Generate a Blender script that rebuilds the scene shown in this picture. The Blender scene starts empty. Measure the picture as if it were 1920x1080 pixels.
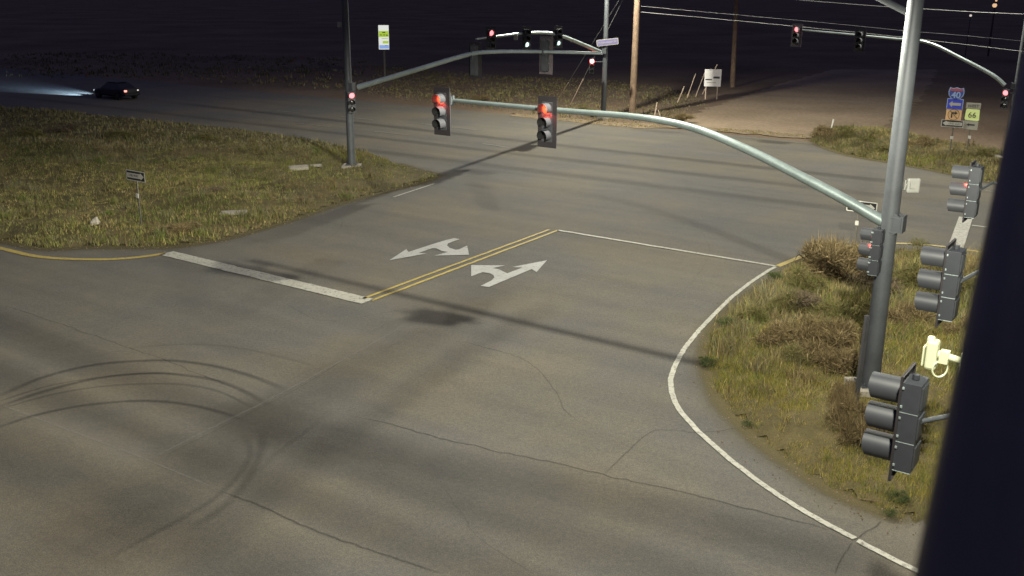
import bpy, bmesh, math, random
import numpy as np
from mathutils import Vector, Matrix

# ------------------------------------------------------------------ camera, world, exposure
SC = bpy.context.scene
CAM_H = 9.5
F_PX = 1850.0
PITCH = math.atan(565 / 1850.0)
ROLL = math.radians(0.3)
_f = np.array([0, math.cos(PITCH), -math.sin(PITCH)])
_u0 = np.array([0, math.sin(PITCH), math.cos(PITCH)])
_r0 = np.array([1.0, 0, 0])
_rt = _r0 * math.cos(ROLL) + _u0 * math.sin(ROLL)
_up = -_r0 * math.sin(ROLL) + _u0 * math.cos(ROLL)
cd = bpy.data.cameras.new("camera"); cam = bpy.data.objects.new("camera", cd)
SC.collection.objects.link(cam); SC.camera = cam
cd.sensor_width = 36.0; cd.lens = 36.0 * F_PX / 1920.0
cd.clip_start = 0.05; cd.clip_end = 8000
cd.dof.use_dof = True; cd.dof.focus_distance = 26.0; cd.dof.aperture_fstop = 2.8
M = Matrix(((_rt[0], _up[0], -_f[0], 0), (_rt[1], _up[1], -_f[1], 0), (_rt[2], _up[2], -_f[2], CAM_H), (0, 0, 0, 1)))
cam.matrix_world = M

W = bpy.data.worlds.new("World"); SC.world = W; W.use_nodes = True
bg = W.node_tree.nodes["Background"]
bg.inputs[0].default_value = (0.30, 0.31, 0.64, 1)      # faint night-sky glow
bg.inputs[1].default_value = 0.17
SC.view_settings.view_transform = 'Standard'; SC.view_settings.look = 'None'
SC.view_settings.exposure = 0.0; SC.view_settings.gamma = 1.0
SC.cycles.max_bounces = 5; SC.cycles.diffuse_bounces = 2; SC.cycles.glossy_bounces = 3
SC.cycles.transparent_max_bounces = 24
SC.cycles.sample_clamp_indirect = 3.0

LAMP_W = 5400.0          # street luminaires
LAMP_COL = (1.0, 0.97, 0.81)

rng = np.random.default_rng(7)
random.seed(5)
COL = SC.collection

# ------------------------------------------------------------------ picture -> place geometry
CAMP = np.array([0, 0, CAM_H])
def ray(x, y): return _f + _rt * ((x - 960) / F_PX) + _up * ((540 - y) / F_PX)
def g(x, y, z=0.0):
    d = ray(x, y); return CAMP + d * ((z - CAM_H) / d[2])
def aty(x, y, Y):
    d = ray(x, y); return CAMP + d * (Y / d[1])
def proj(P):
    v = np.array(P, float) - CAMP; w = v @ _f
    return 960 + F_PX * (v @ _rt) / w, 540 - F_PX * (v @ _up) / w
def vert(base, y):
    lo, hi = -2.0, 40.0
    for _ in range(50):
        m = (lo + hi) / 2
        if proj((base[0], base[1], m))[1] > y: lo = m
        else: hi = m
    return lo
def inplane(x, y, P0, d):
    n = np.array([-d[1], d[0], 0]); r = ray(x, y); t = ((np.array(P0) - CAMP) @ n) / (r @ n); return CAMP + r * t
_a = math.radians(-35.0)
U = np.array([math.cos(_a), math.sin(_a), 0.0]); V = np.array([-U[1], U[0], 0.0])
def uvp(a, b, z=0.0): return U * a + V * b + np.array([0, 0, z])
Z = np.array([0, 0, 1.0])

# ------------------------------------------------------------------ materials
def new_mat(name):
    m = bpy.data.materials.new(name); m.use_nodes = True
    nt = m.node_tree; return m, nt, nt.nodes['Principled BSDF']
def ramp(nt, fac, stops):
    r = nt.nodes.new('ShaderNodeValToRGB'); cr = r.color_ramp
    while len(cr.elements) < len(stops): cr.elements.new(0.5)
    for e, (p, c) in zip(cr.elements, stops):
        e.position = p; e.color = (*c, 1) if len(c) == 3 else c
    nt.links.new(fac, r.inputs[0]); return r.outputs[0]
def noise(nt, scale, detail=4, rough=0.55, vec=None, dist=0.0):
    n = nt.nodes.new('ShaderNodeTexNoise'); n.inputs['Scale'].default_value = scale
    n.inputs['Detail'].default_value = detail; n.inputs['Roughness'].default_value = rough
    n.inputs['Distortion'].default_value = dist
    if vec is not None: nt.links.new(vec, n.inputs['Vector'])
    return n.outputs[0]
def pos(nt):
    return nt.nodes.new('ShaderNodeNewGeometry').outputs['Position']
def mixc(nt, fac, a, b, mode='MIX'):
    m = nt.nodes.new('ShaderNodeMix'); m.data_type = 'RGBA'; m.blend_type = mode
    for s, v in ((m.inputs[0], fac), (m.inputs[6], a), (m.inputs[7], b)):
        if hasattr(v, 'is_linked'): nt.links.new(v, s)
        elif isinstance(v, (int, float)): s.default_value = v
        else: s.default_value = (*v, 1)
    return m.outputs[2]
def math_n(nt, op, a, b=0.0, c=0.0):
    m = nt.nodes.new('ShaderNodeMath'); m.operation = op
    for s, v in zip(m.inputs, (a, b, c)):
        if hasattr(v, 'is_linked'): nt.links.new(v, s)
        else: s.default_value = v
    return m.outputs[0]
def bump(nt, bs, h, strength=0.3, dist=0.02):
    b = nt.nodes.new('ShaderNodeBump'); b.inputs['Strength'].default_value = strength
    b.inputs['Distance'].default_value = dist
    nt.links.new(h, b.inputs['Height']); nt.links.new(b.outputs[0], bs.inputs['Normal'])

def simple(name, col, rough=0.5, metal=0.0, var=0.15, scale=6.0, spec=0.5):
    m, nt, b = new_mat(name)
    tc = nt.nodes.new('ShaderNodeTexCoord').outputs['Object']
    n = noise(nt, scale, 5, 0.6, tc)
    lo = tuple(c * (1 - var) for c in col); hi = tuple(min(1, c * (1 + var)) for c in col)
    nt.links.new(ramp(nt, n, [(0.3, lo), (0.7, hi)]), b.inputs['Base Color'])
    b.inputs['Roughness'].default_value = rough; b.inputs['Metallic'].default_value = metal
    b.inputs['Specular IOR Level'].default_value = spec
    return m
def emit(name, col, strength, base=(0.02, 0.02, 0.02)):
    m, nt, b = new_mat(name)
    b.inputs['Base Color'].default_value = (*base, 1)
    b.inputs['Emission Color'].default_value = (*col, 1)
    b.inputs['Emission Strength'].default_value = strength
    return m

def road_mat():
    m, nt, b = new_mat('asphalt')
    p = pos(nt)
    mp = nt.nodes.new('ShaderNodeMapping'); mp.inputs['Rotation'].default_value = (0, 0, math.radians(35)); nt.links.new(p, mp.inputs[0])
    mp2 = nt.nodes.new('ShaderNodeMapping'); mp2.inputs['Scale'].default_value = (0.10, 1.0, 1); nt.links.new(mp.outputs[0], mp2.inputs[0])
    big = noise(nt, 0.16, 4, 0.55, p)
    base = ramp(nt, big, [(0.34, (0.102, 0.098, 0.092)), (0.5, (0.118, 0.109, 0.091)), (0.64, (0.138, 0.121, 0.092))])
    streak = noise(nt, 0.9, 4, 0.6, mp2.outputs[0])
    base = mixc(nt, 0.55, base, ramp(nt, streak, [(0.3, (0.78, 0.78, 0.80)), (0.7, (1.16, 1.15, 1.13))]), 'MULTIPLY')
    mid = noise(nt, 2.2, 5, 0.65, p)
    base = mixc(nt, 0.5, base, ramp(nt, mid, [(0.3, (0.86, 0.86, 0.87)), (0.7, (1.12, 1.12, 1.10))]), 'MULTIPLY')
    g8 = noise(nt, 11, 3, 0.75, p)
    base = mixc(nt, 0.8, base, ramp(nt, g8, [(0.3, (0.76, 0.77, 0.82)), (0.7, (1.22, 1.21, 1.15))]), 'MULTIPLY')
    fine = noise(nt, 38, 3, 0.7, p)
    base = mixc(nt, 0.8, base, ramp(nt, fine, [(0.3, (0.50, 0.51, 0.55)), (0.7, (1.48, 1.47, 1.42))]), 'MULTIPLY')
    sp = noise(nt, 90, 2, 0.6, p)
    base = mixc(nt, ramp(nt, sp, [(0.64, (0, 0, 0)), (0.74, (0.6, 0.6, 0.6))]), base, (0.26, 0.25, 0.23))
    nt.links.new(base, b.inputs['Base Color'])
    b.inputs['Roughness'].default_value = 0.88; b.inputs['Specular IOR Level'].default_value = 0.3
    bump(nt, b, fine, 0.4, 0.012)
    return m

def soft_mat(name, col, nscale=1.2, lo=0.35, hi=0.62, stretch=None):
    """dark tyre whose edges fade by the strip's own 'a' attribute"""
    m, nt, b = new_mat(name)
    at = nt.nodes.new('ShaderNodeAttribute'); at.attribute_name = 'a'
    p = pos(nt)
    n = noise(nt, nscale, 5, 0.65, p); n2 = noise(nt, 30, 3, 0.7, p)
    f = math_n(nt, 'MULTIPLY', at.outputs['Fac'], ramp(nt, n, [(lo - 0.15, (0.72,) * 3), (hi, (1,) * 3)]))
    f = math_n(nt, 'MULTIPLY', f, ramp(nt, n2, [(0.3, (0.75,) * 3), (0.7, (1.2,) * 3)]))
    b.inputs['Base Color'].default_value = (*col, 1); b.inputs['Roughness'].default_value = 0.85
    b.inputs['Specular IOR Level'].default_value = 0.2
    nt.links.new(f, b.inputs['Alpha'])
    return m

def paint_mat(name, col, worn=0.45):
    m, nt, b = new_mat(name)
    p = pos(nt)
    n = noise(nt, 9, 6, 0.7, p); n2 = noise(nt, 1.1, 3, 0.5, p); n3 = noise(nt, 55, 3, 0.7, p)
    c = mixc(nt, 0.7, col, ramp(nt, n2, [(0.3, (0.80, 0.80, 0.78)), (0.7, (1.05, 1.05, 1.04))]), 'MULTIPLY')
    s = math_n(nt, 'ADD', math_n(nt, 'MULTIPLY', n, 0.6), math_n(nt, 'MULTIPLY', n3, 0.4))
    f = ramp(nt, s, [(worn - 0.06, (0.05,) * 3), (worn + 0.03, (1,) * 3)])
    nt.links.new(mixc(nt, f, (0.13, 0.12, 0.10), c), b.inputs['Base Color'])
    b.inputs['Roughness'].default_value = 0.7
    return m

def dirt_mat(name, a, b_, c_, scale=0.25):
    m, nt, b = new_mat(name)
    p = pos(nt)
    n = noise(nt, scale, 6, 0.6, p); n2 = noise(nt, 3.0, 5, 0.65, p); n3 = noise(nt, 26, 3, 0.7, p)
    c = ramp(nt, n, [(0.3, a), (0.5, b_), (0.7, c_)])
    c = mixc(nt, 0.8, c, ramp(nt, n2, [(0.3, (0.72, 0.72, 0.74)), (0.7, (1.22, 1.2, 1.16))]), 'MULTIPLY')
    c = mixc(nt, 0.8, c, ramp(nt, n3, [(0.3, (0.7, 0.7, 0.7)), (0.7, (1.3, 1.3, 1.3))]), 'MULTIPLY')
    nt.links.new(c, b.inputs['Base Color']); b.inputs['Roughness'].default_value = 0.95
    b.inputs['Specular IOR Level'].default_value = 0.15
    h = math_n(nt, 'ADD', n2, math_n(nt, 'MULTIPLY', n3, 0.3)); bump(nt, b, h, 0.7, 0.08)
    return m

def blade_mat(name):
    m, nt, b = new_mat(name)
    at = nt.nodes.new('ShaderNodeAttribute'); at.attribute_name = 'col'
    nt.links.new(at.outputs['Color'], b.inputs['Base Color'])
    b.inputs['Roughness'].default_value = 0.8; b.inputs['Specular IOR Level'].default_value = 0.15
    return m

def galv(name, col, rough=0.42, metal=0.55):
    m, nt, b = new_mat(name)
    tc = nt.nodes.new('ShaderNodeTexCoord').outputs['Object']
    v = nt.nodes.new('ShaderNodeTexVoronoi'); v.inputs['Scale'].default_value = 22; nt.links.new(tc, v.inputs['Vector'])
    n = noise(nt, 1.3, 5, 0.6, tc)
    c = ramp(nt, n, [(0.3, tuple(k * 0.82 for k in col)), (0.7, tuple(k * 1.12 for k in col))])
    c = mixc(nt, 0.25, c, ramp(nt, v.outputs['Color'], [(0.2, (0.8,) * 3), (0.8, (1.15,) * 3)]), 'MULTIPLY')
    nt.links.new(c, b.inputs['Base Color'])
    nt.links.new(ramp(nt, n, [(0.3, (rough - 0.06,) * 3), (0.7, (rough + 0.1,) * 3)]), b.inputs['Roughness'])
    b.inputs['Metallic'].default_value = metal
    return m

MAT = dict(
    road=road_mat(),
    ground=dirt_mat('desert_dirt', (0.10, 0.072, 0.050), (0.15, 0.11, 0.077), (0.20, 0.15, 0.105), 0.06),
    median=dirt_mat('median_soil', (0.062, 0.054, 0.028), (0.095, 0.078, 0.036), (0.135, 0.108, 0.056), 0.35),
    gravel=dirt_mat('verge_gravel', (0.13, 0.10, 0.07), (0.19, 0.15, 0.10), (0.27, 0.21, 0.14), 0.8),
    white=paint_mat('white_paint', (0.43, 0.42, 0.36), 0.465),
    arrowp=paint_mat('white_arrow_paint', (0.37, 0.37, 0.355), 0.435),
    yellow=paint_mat('yellow_paint', (0.42, 0.32, 0.075), 0.46),
    fadedw=paint_mat('faded_white_paint', (0.28, 0.27, 0.24), 0.5),
    crack=soft_mat('crack_tar_and_shadow', (0.018, 0.017, 0.016), 3.0),
    rubber_and_shadow=soft_mat('tyre_rubber_and_shadow', (0.030, 0.029, 0.031), 0.8),
    pale=soft_mat('pale_scuff', (0.30, 0.28, 0.27), 0.9, 0.4, 0.7),
    steel=galv('galvanised_steel', (0.40, 0.47, 0.46)),  # arm steel, its colour lightened for the lamp light on top
    polesteel=galv('pole_steel', (0.070, 0.077, 0.084), 0.55, 0.2),  # same steel, shade on the upright poles put into the colour
    armsteel=galv('long_arm_steel', (0.16, 0.195, 0.19), 0.42, 0.45),  # same steel, darkened against the lamp right above the long arm
    arm_shaded=simple('shaded_lamp_arm', (0.085, 0.080, 0.078), 0.5, 0, 0.1, 5, 0.4),  # near lamp arm, its shade put into a darker colour
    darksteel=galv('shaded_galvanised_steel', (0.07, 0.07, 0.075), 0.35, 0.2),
    concrete=simple('concrete', (0.30, 0.27, 0.22), 0.9, 0, 0.2, 9),
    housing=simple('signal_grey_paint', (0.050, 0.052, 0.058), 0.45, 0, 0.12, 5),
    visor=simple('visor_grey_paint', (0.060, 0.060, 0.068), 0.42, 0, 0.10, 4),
    housing_n=simple('signal_grey_shaded', (0.032, 0.035, 0.041), 0.5, 0, 0.12, 5),  # same grey paint, darkened against the near lamp's light
    visor_n=simple('visor_grey_shaded', (0.033, 0.035, 0.040), 0.45, 0, 0.10, 4),  # visor grey with the same darkening put into the colour
    plate=simple('backplate_dark', (0.022, 0.019, 0.021), 0.6, 0, 0.15, 5),
    plate2=simple('backplate_weathered', (0.09, 0.075, 0.08), 0.6, 0, 0.2, 5),
    black=simple('matt_black', (0.010, 0.010, 0.011), 0.7, 0, 0.1),
    lens_off=simple('lens_off', (0.020, 0.018, 0.018), 0.2, 0, 0.1),
    red=emit('red_light', (1.0, 0.058, 0.016), 4.2),
    redpink=emit('red_light_far', (1.0, 0.22, 0.24), 2.6),
    redstar=emit('red_light_bright', (1.0, 0.06, 0.06), 60.0),
    greenl=emit('green_light', (0.75, 1.0, 0.92), 1.6),
    whitebox=simple('white_enclosure', (0.22, 0.22, 0.20), 0.5, 0, 0.06),
    wood=simple('weathered_pole_wood', (0.17, 0.115, 0.075), 0.85, 0, 0.3, 3),
    stake=simple('pale_stake', (0.42, 0.33, 0.25), 0.8, 0, 0.2),
    wire=simple('aluminium_wire', (0.24, 0.24, 0.23), 0.5, 0.2, 0.1),
    signw=simple('sign_white', (0.46, 0.45, 0.40), 0.4, 0, 0.06),
    boardw=simple('board_white', (0.80, 0.78, 0.76), 0.6, 0, 0.04),
    signk=simple('sign_black', (0.012, 0.012, 0.012), 0.5, 0, 0.05),
    signb=simple('sign_blue', (0.035, 0.060, 0.62), 0.4, 0, 0.05),
    shieldb=simple('shield_blue', (0.06, 0.10, 0.42), 0.4, 0, 0.05),
    signr=simple('shield_red', (0.50, 0.11, 0.11), 0.4, 0, 0.05),
    signbl=simple('sign_pale_blue', (0.35, 0.48, 0.78), 0.4, 0, 0.05),
    peach=simple('sign_peach', (0.80, 0.50, 0.24), 0.4, 0, 0.05),
    lime=simple('sign_yellow_green', (0.66, 0.76, 0.30), 0.4, 0, 0.05),
    signg=simple('sign_grey', (0.27, 0.26, 0.22), 0.5, 0, 0.08),
    streetb=simple('street_sign_blue', (0.11, 0.10, 0.20), 0.4, 0, 0.05),
    post=simple('post_steel', (0.10, 0.095, 0.075), 0.6, 0.2, 0.2),
    blade=blade_mat('grass_blade'),
    car=simple('car_paint_dark', (0.005, 0.005, 0.007), 0.6, 0.0, 0.05),
    glass=simple('car_glass', (0.006, 0.006, 0.008), 0.4, 0, 0.05),
    tyre=simple('tyre', (0.012, 0.012, 0.012), 0.9, 0, 0.1),
    rim=simple('rim', (0.05, 0.05, 0.05), 0.3, 0.7, 0.1),
    tail=emit('tail_light', (1.0, 0.28, 0.22), 2.6),
    tailw=emit('rear_marker', (0.9, 0.8, 0.72), 0.9),
    head=emit('head_light', (0.75, 0.85, 1.0), 0.6),
    lampl=emit('luminaire_lens', (1.0, 0.93, 0.80), 30.0),
    yardo=emit('orange_yard_lamp', (1.0, 0.62, 0.34), 0.85),
    yardw=emit('white_yard_lamp', (1.0, 0.9, 0.8), 0.7),
    adw=emit('backlit_white', (0.86, 0.88, 0.82), 0.85),
    adg=emit('backlit_yellow_green', (0.52, 0.72, 0.06), 0.75),
    adb=emit('backlit_blue', (0.30, 0.46, 0.90), 0.8),
    add=emit('backlit_dark', (0.12, 0.22, 0.02), 0.5),
    litwhite=simple('bright_white_paint', (0.50, 0.52, 0.34), 0.5, 0, 0.04),
    leafd=simple('twig_brown', (0.11, 0.075, 0.045), 0.9, 0, 0.2),
)

# ------------------------------------------------------------------ mesh helpers
class MB:
    def __init__(s): s.v = []; s.f = []; s.attr = []
    def add(s, vs, fs):
        o = len(s.v); s.v += [tuple(map(float, p)) for p in vs]; s.f += [tuple(i + o for i in f) for f in fs]; return s
    def box(s, c, dx, dy, dz, ax=None):
        c = np.array(c, float); X, Y, Zz = ax if ax else (np.array([1, 0, 0]), np.array([0, 1, 0]), Z)
        vs = [c + X * (i * dx / 2) + Y * (j * dy / 2) + Zz * (k * dz / 2) for i in (-1, 1) for j in (-1, 1) for k in (-1, 1)]
        return s.add(vs, [(0, 1, 3, 2), (4, 6, 7, 5), (0, 4, 5, 1), (2, 3, 7, 6), (0, 2, 6, 4), (1, 5, 7, 3)])
    def tube(s, pts, rad, n=16, cap=True):
        pts = [np.array(p, float) for p in pts]; k = len(pts)
        if not hasattr(rad, '__len__'): rad = [rad] * k
        ref = None; rings = []
        for i, p in enumerate(pts):
            t = pts[min(i + 1, k - 1)] - pts[max(i - 1, 0)]; t /= np.linalg.norm(t)
            if ref is None:
                ref = np.array([0, 0, 1.0]) if abs(t[2]) < 0.9 else np.array([1.0, 0, 0])
            a = np.cross(t, ref); a /= np.linalg.norm(a); b = np.cross(a, t); ref = b
            rings.append([p + rad[i] * (math.cos(q) * a + math.sin(q) * b) for q in np.linspace(0, 2 * math.pi, n, endpoint=False)])
        vs = [q for r in rings for q in r]; fs = []
        for i in range(k - 1):
            for j in range(n):
                fs.append((i * n + j, i * n + (j + 1) % n, (i + 1) * n + (j + 1) % n, (i + 1) * n + j))
        if cap: fs += [tuple(range(n))[::-1], tuple((k - 1) * n + j for j in range(n))]
        return s.add(vs, fs)
    def prism(s, pts2, c, X, Y, N, t):
        """flat outline in X,Y about c, thickness t along N (front face at c+N*0)"""
        c = np.array(c, float); k = len(pts2)
        fr = [c + X * a + Y * b for a, b in pts2]; bk = [p - N * t for p in fr]
        return s.add(fr + bk, [tuple(range(k)), tuple(range(2 * k - 1, k - 1, -1))] + [(i, k + i, k + (i + 1) % k, (i + 1) % k) for i in range(k)])
    def build(s, name, mat, parent=None, smooth=False, bevel=0.0):
        me = bpy.data.meshes.new(name); me.from_pydata(s.v, [], s.f); me.update()
        me.materials.append(mat)
        bm = bmesh.new(); bm.from_mesh(me); bmesh.ops.recalc_face_normals(bm, faces=bm.faces); bm.to_mesh(me); bm.free()
        if smooth:
            me.polygons.foreach_set('use_smooth', [True] * len(me.polygons))
            me.set_sharp_from_angle(angle=math.radians(40))
        o = bpy.data.objects.new(name, me); COL.objects.link(o)
        if parent is not None: o.parent = parent
        if bevel:
            b = o.modifiers.new('bevel', 'BEVEL'); b.width = bevel; b.segments = 2; b.limit_method = 'ANGLE'
        return o

def tag(o, label=None, cat=None, group=None, kind=None):
    if label: o['label'] = label
    if cat: o['category'] = cat
    if group: o['group'] = group
    if kind: o['kind'] = kind
    return o
def empty(name, loc, rz=0.0, **k):
    o = bpy.data.objects.new(name, None); COL.objects.link(o)
    o.location = tuple(map(float, loc)); o.rotation_euler = (0, 0, rz); o.empty_display_size = 0.2
    return tag(o, **k)
def off(o, base):
    """vertices written in world coordinates -> local to an unrotated parent at base"""
    o.data.transform(Matrix.Translation(-Vector(tuple(map(float, base))))); return o
def text_mesh(name, s, size, mat, parent, x, y, z, extr=0.0015, bold=0.0, xs=1.0):
    cu = bpy.data.curves.new('tmp', 'FONT'); cu.body = s; cu.size = size; cu.align_x = 'CENTER'; cu.align_y = 'CENTER'
    cu.extrude = extr; cu.offset = bold
    to = bpy.data.objects.new('tmp', cu); COL.objects.link(to)
    bpy.context.view_layer.update()
    me = bpy.data.meshes.new_from_object(to.evaluated_get(bpy.context.evaluated_depsgraph_get()))
    bpy.data.objects.remove(to); bpy.data.curves.remove(cu)
    me.name = name
    me.transform(Matrix.Translation((x, y, z)) @ Matrix.Rotation(math.pi / 2, 4, 'X') @ Matrix.Diagonal((xs, 1, 1, 1)))
    me.materials.clear(); me.materials.append(mat)
    o = bpy.data.objects.new(name, me); COL.objects.link(o); o.parent = parent
    return o
def yaw_for(n):            # rotation that turns local -Y to the horizontal direction n
    return math.atan2(n[1], n[0]) + math.pi / 2

def smoothpath(pts, n=6, closed=False):
    P = [np.array(p, float) for p in pts]; out = []
    m = len(P)
    for i in range(m - 1):
        p0, p1, p2, p3 = P[max(i - 1, 0)], P[i], P[i + 1], P[min(i + 2, m - 1)]
        for t in np.linspace(0, 1, n, endpoint=False):
            out.append(0.5 * ((2 * p1) + (-p0 + p2) * t + (2 * p0 - 5 * p1 + 4 * p2 - p3) * t * t + (-p0 + 3 * p1 - 3 * p2 + p3) * t ** 3))
    out.append(P[-1]); return out

# ------------------------------------------------------------------ ground, road, medians
def fbm(x, y, seed=0, scale=1.0, oct=4):
    r = np.zeros_like(x, dtype=float); a = 1.0; tot = 0
    rs = np.random.default_rng(seed)
    for o in range(oct):
        for k in range(3):
            th = rs.uniform(0, 6.28); ph = rs.uniform(0, 6.28); f = scale * (2 ** o) * rs.uniform(0.8, 1.3)
            r += a * np.sin((x * math.cos(th) + y * math.sin(th)) * f + ph + 1.3 * np.sin((x * math.sin(th) - y * math.cos(th)) * f * 0.7))
        tot += a * 3 ** 0.5; a *= 0.55
    return r / tot

def flatmesh(name, polys, z, mat, kind='structure', parent=None, label=None, cat=None):
    mb = MB()
    for pl in polys:
        mb.add([(p[0], p[1], z) for p in pl], [tuple(range(len(pl)))])
    o = mb.build(name, mat, parent)
    me = o.data
    bm = bmesh.new(); bm.from_mesh(me); bmesh.ops.triangulate(bm, faces=bm.faces, ngon_method='EAR_CLIP')
    for f in bm.faces:
        f.normal_update()
        if f.normal.z < 0: f.normal_flip()
    bm.to_mesh(me); bm.free()
    return tag(o, kind=kind, label=label, cat=cat)

flatmesh('ground', [[(-3500, -400), (3500, -400), (3500, 6000), (-3500, 6000)]], -0.03, MAT['ground'])
flatmesh('road', [[uvp(-420, 4.2), uvp(260, 4.2), uvp(260, 63.2), uvp(-420, 63.2)]], 0.0, MAT['road'])

def px_poly(pts, n=5): return [g(*p) for p in smoothpath(pts, n)]
def inpoly(x, y, poly):
    c = np.zeros(x.shape, bool); n = len(poly); j = n - 1
    for i in range(n):
        xi, yi, xj, yj = poly[i][0], poly[i][1], poly[j][0], poly[j][1]
        if yi != yj:
            c ^= ((yi > y) != (yj > y)) & (x < (xj - xi) * (y - yi) / (yj - yi) + xi)
        j = i
    return c
def edge_dist(x, y, poly):
    d = np.full(x.shape, 1e9); n = len(poly)
    for i in range(n):
        a = np.array(poly[i][:2]); b = np.array(poly[(i + 1) % n][:2]); ab = b - a; L = (ab @ ab) + 1e-9
        t = np.clip(((x - a[0]) * ab[0] + (y - a[1]) * ab[1]) / L, 0, 1)
        d = np.minimum(d, np.hypot(x - a[0] - t * ab[0], y - a[1] - t * ab[1]))
    return d
def rough_edge(poly, amp=0.12, step=0.35, seed=1):
    out = []
    rs = np.random.default_rng(seed)
    n = len(poly)
    for i in range(n):
        a = np.array(poly[i][:2]); b = np.array(poly[(i + 1) % n][:2]); L = np.linalg.norm(b - a)
        if L > 60: out.append(a); continue
        k = max(1, int(L / step)); nn = np.array([-(b - a)[1], (b - a)[0]]) / max(L, 1e-6)
        for q in range(k):
            out.append(a + (b - a) * q / k + nn * rs.normal(0, amp * 0.5))
    return out

LM = px_poly([(-160, 440), (0, 452), (80, 466), (180, 463), (310, 463), (400, 452), (480, 432), (560, 408), (640, 381), (740, 355), (790, 342), (818, 331)]) + \
     px_poly([(812, 326), (770, 316), (720, 298), (650, 276), (480, 246), (300, 228), (150, 212), (0, 202)], 3) + [uvp(-95, 41.5), uvp(-140, 41.5), uvp(-140, 19), uvp(-60, 19)]
RM = px_poly([(1548, 476), (1508, 491), (1455, 522), (1392, 566), (1345, 612), (1325, 660), (1330, 700), (1350, 750), (1385, 790), (1440, 840), (1500, 882), (1570, 925), (1650, 957), (1700, 972), (1740, 984)]) + \
     [uvp(5, 17.6), uvp(60, 17.4), uvp(60, 40.2), uvp(8, 40.2)] + px_poly([(1900, 486), (1800, 480), (1700, 474), (1620, 471), (1580, 472)], 3)
FV = px_poly([(1519, 263), (1545, 276), (1600, 293), (1700, 310), (1800, 330), (1880, 347)], 3) + [uvp(30, 56.5), uvp(80, 56.5), uvp(80, 66), uvp(10, 66)] + px_poly([(1890, 285), (1760, 262), (1650, 242), (1560, 236)], 3)

def median(poly, seed, hmax):
    rp = rough_edge(poly, 0.16, 0.3, seed)
    flatmesh('median', [rp], 0.007, MAT['median'])
    return rp
def hgt(x, y, poly, hmax, seed):
    d = edge_dist(x, y, poly)
    return 0.0 + np.clip(d / 0.6, 0, 1) * 0.05 + np.clip(d / 2.5, 0, 1) * (hmax * 0.5 + hmax * 0.5 * fbm(x, y, seed, 0.7, 4)) * 1.0
def mound(poly, hmax, seed, step, box):
    x0, y0, x1, y1 = box
    xs = np.arange(x0, x1, step); ys = np.arange(y0, y1, step)
    X, Y = np.meshgrid(xs, ys, indexing='ij'); ins = inpoly(X, Y, poly)
    H = hgt(X, Y, poly, hmax, seed) + 0.02 * rng.standard_normal(X.shape)
    idx = -np.ones(X.shape, int); idx[ins] = np.arange(ins.sum())
    v = np.stack([X[ins], Y[ins], H[ins]], 1)
    a, b, c, d = idx[:-1, :-1], idx[1:, :-1], idx[1:, 1:], idx[:-1, 1:]
    ok = (a >= 0) & (b >= 0) & (c >= 0) & (d >= 0)
    fs = np.stack([a[ok], b[ok], c[ok], d[ok]], 1)
    me = bpy.data.meshes.new('median_soil'); me.from_pydata(v.tolist(), [], fs.tolist()); me.update()
    me.materials.append(MAT['median']); me.polygons.foreach_set('use_smooth', [True] * len(me.polygons))
    o = bpy.data.objects.new('median_soil', me); COL.objects.link(o); tag(o, kind='structure')
LMr = median(LM, 3, 0.25); RMr = median(RM, 4, 0.3); FVr = rough_edge(FV, 0.2, 0.6, 5)
flatmesh('verge', [FVr], 0.007, MAT['median'])
mound(LM, 0.30, 11, 0.35, (-45, 34, 0, 80))
mound(RM, 0.34, 12, 0.22, (3, 10, 24, 42))
mound(FV, 0.35, 13, 0.4, (16, 40, 40, 70))
# gravel shoulder lip along the far edge of the road
lip = [g(*p) for p in smoothpath([(960, 217), (1050, 227), (1190, 240), (1270, 240), (1350, 247), (1440, 254), (1530, 262)], 4)]
lipu = [g(*p) for p in smoothpath([(960, 211), (1050, 221), (1190, 231), (1270, 234), (1350, 241), (1440, 247), (1530, 255)], 4)]
flatmesh('gravel_shoulder', [rough_edge(lip + lipu[::-1], 0.35, 0.5, 8)], 0.02, MAT['gravel'])
# asphalt running on into the far leg, half buried in blown dirt
flatmesh('dirt_track', [rough_edge([g(1215, 236), g(1340, 200), g(1450, 160), g(1560, 130), g(1760, 130), g(1720, 190), g(1650, 240), g(1530, 254)], 0.5, 1.0, 9)], -0.018,
         dirt_mat('packed_dirt', (0.19, 0.145, 0.10), (0.24, 0.185, 0.13), (0.29, 0.225, 0.16), 0.12))

# ------------------------------------------------------------------ markings, skids, cracks
def strip_poly(pts, w):
    """pts world, constant width w -> polygon"""
    L = []; R = []
    for i, p in enumerate(pts):
        t = pts[min(i + 1, len(pts) - 1)] - pts[max(i - 1, 0)]; t = t[:2] / (np.linalg.norm(t[:2]) + 1e-9)
        n = np.array([-t[1], t[0]]) * w / 2
        L.append((p[0] + n[0], p[1] + n[1])); R.append((p[0] - n[0], p[1] - n[1]))
    return L, R
def ribbon(name, pts, w, z, mat):
    L, R = strip_poly(pts, w); n = len(L)
    mb = MB(); mb.add([(x, y, z) for x, y in L] + [(x, y, z) for x, y in R], [(i, i + 1, n + i + 1, n + i) for i in range(n - 1)])
    o = mb.build(name, mat)
    for f in o.data.polygons: pass
    return tag(o, kind='structure')
def chip(pts, step=0.10, amp=0.015, seed=0):
    """resample and wobble so that the painted edge is not perfect"""
    out = []; rs = np.random.default_rng(seed)
    for i in range(len(pts) - 1):
        a, b = pts[i], pts[i + 1]; L = np.linalg.norm(b - a); k = max(1, int(L / step))
        for q in range(k): out.append(a + (b - a) * q / k + np.array([rs.normal(0, amp), rs.normal(0, amp), 0]))
    out.append(pts[-1]); return out
ZP = 0.020
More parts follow.
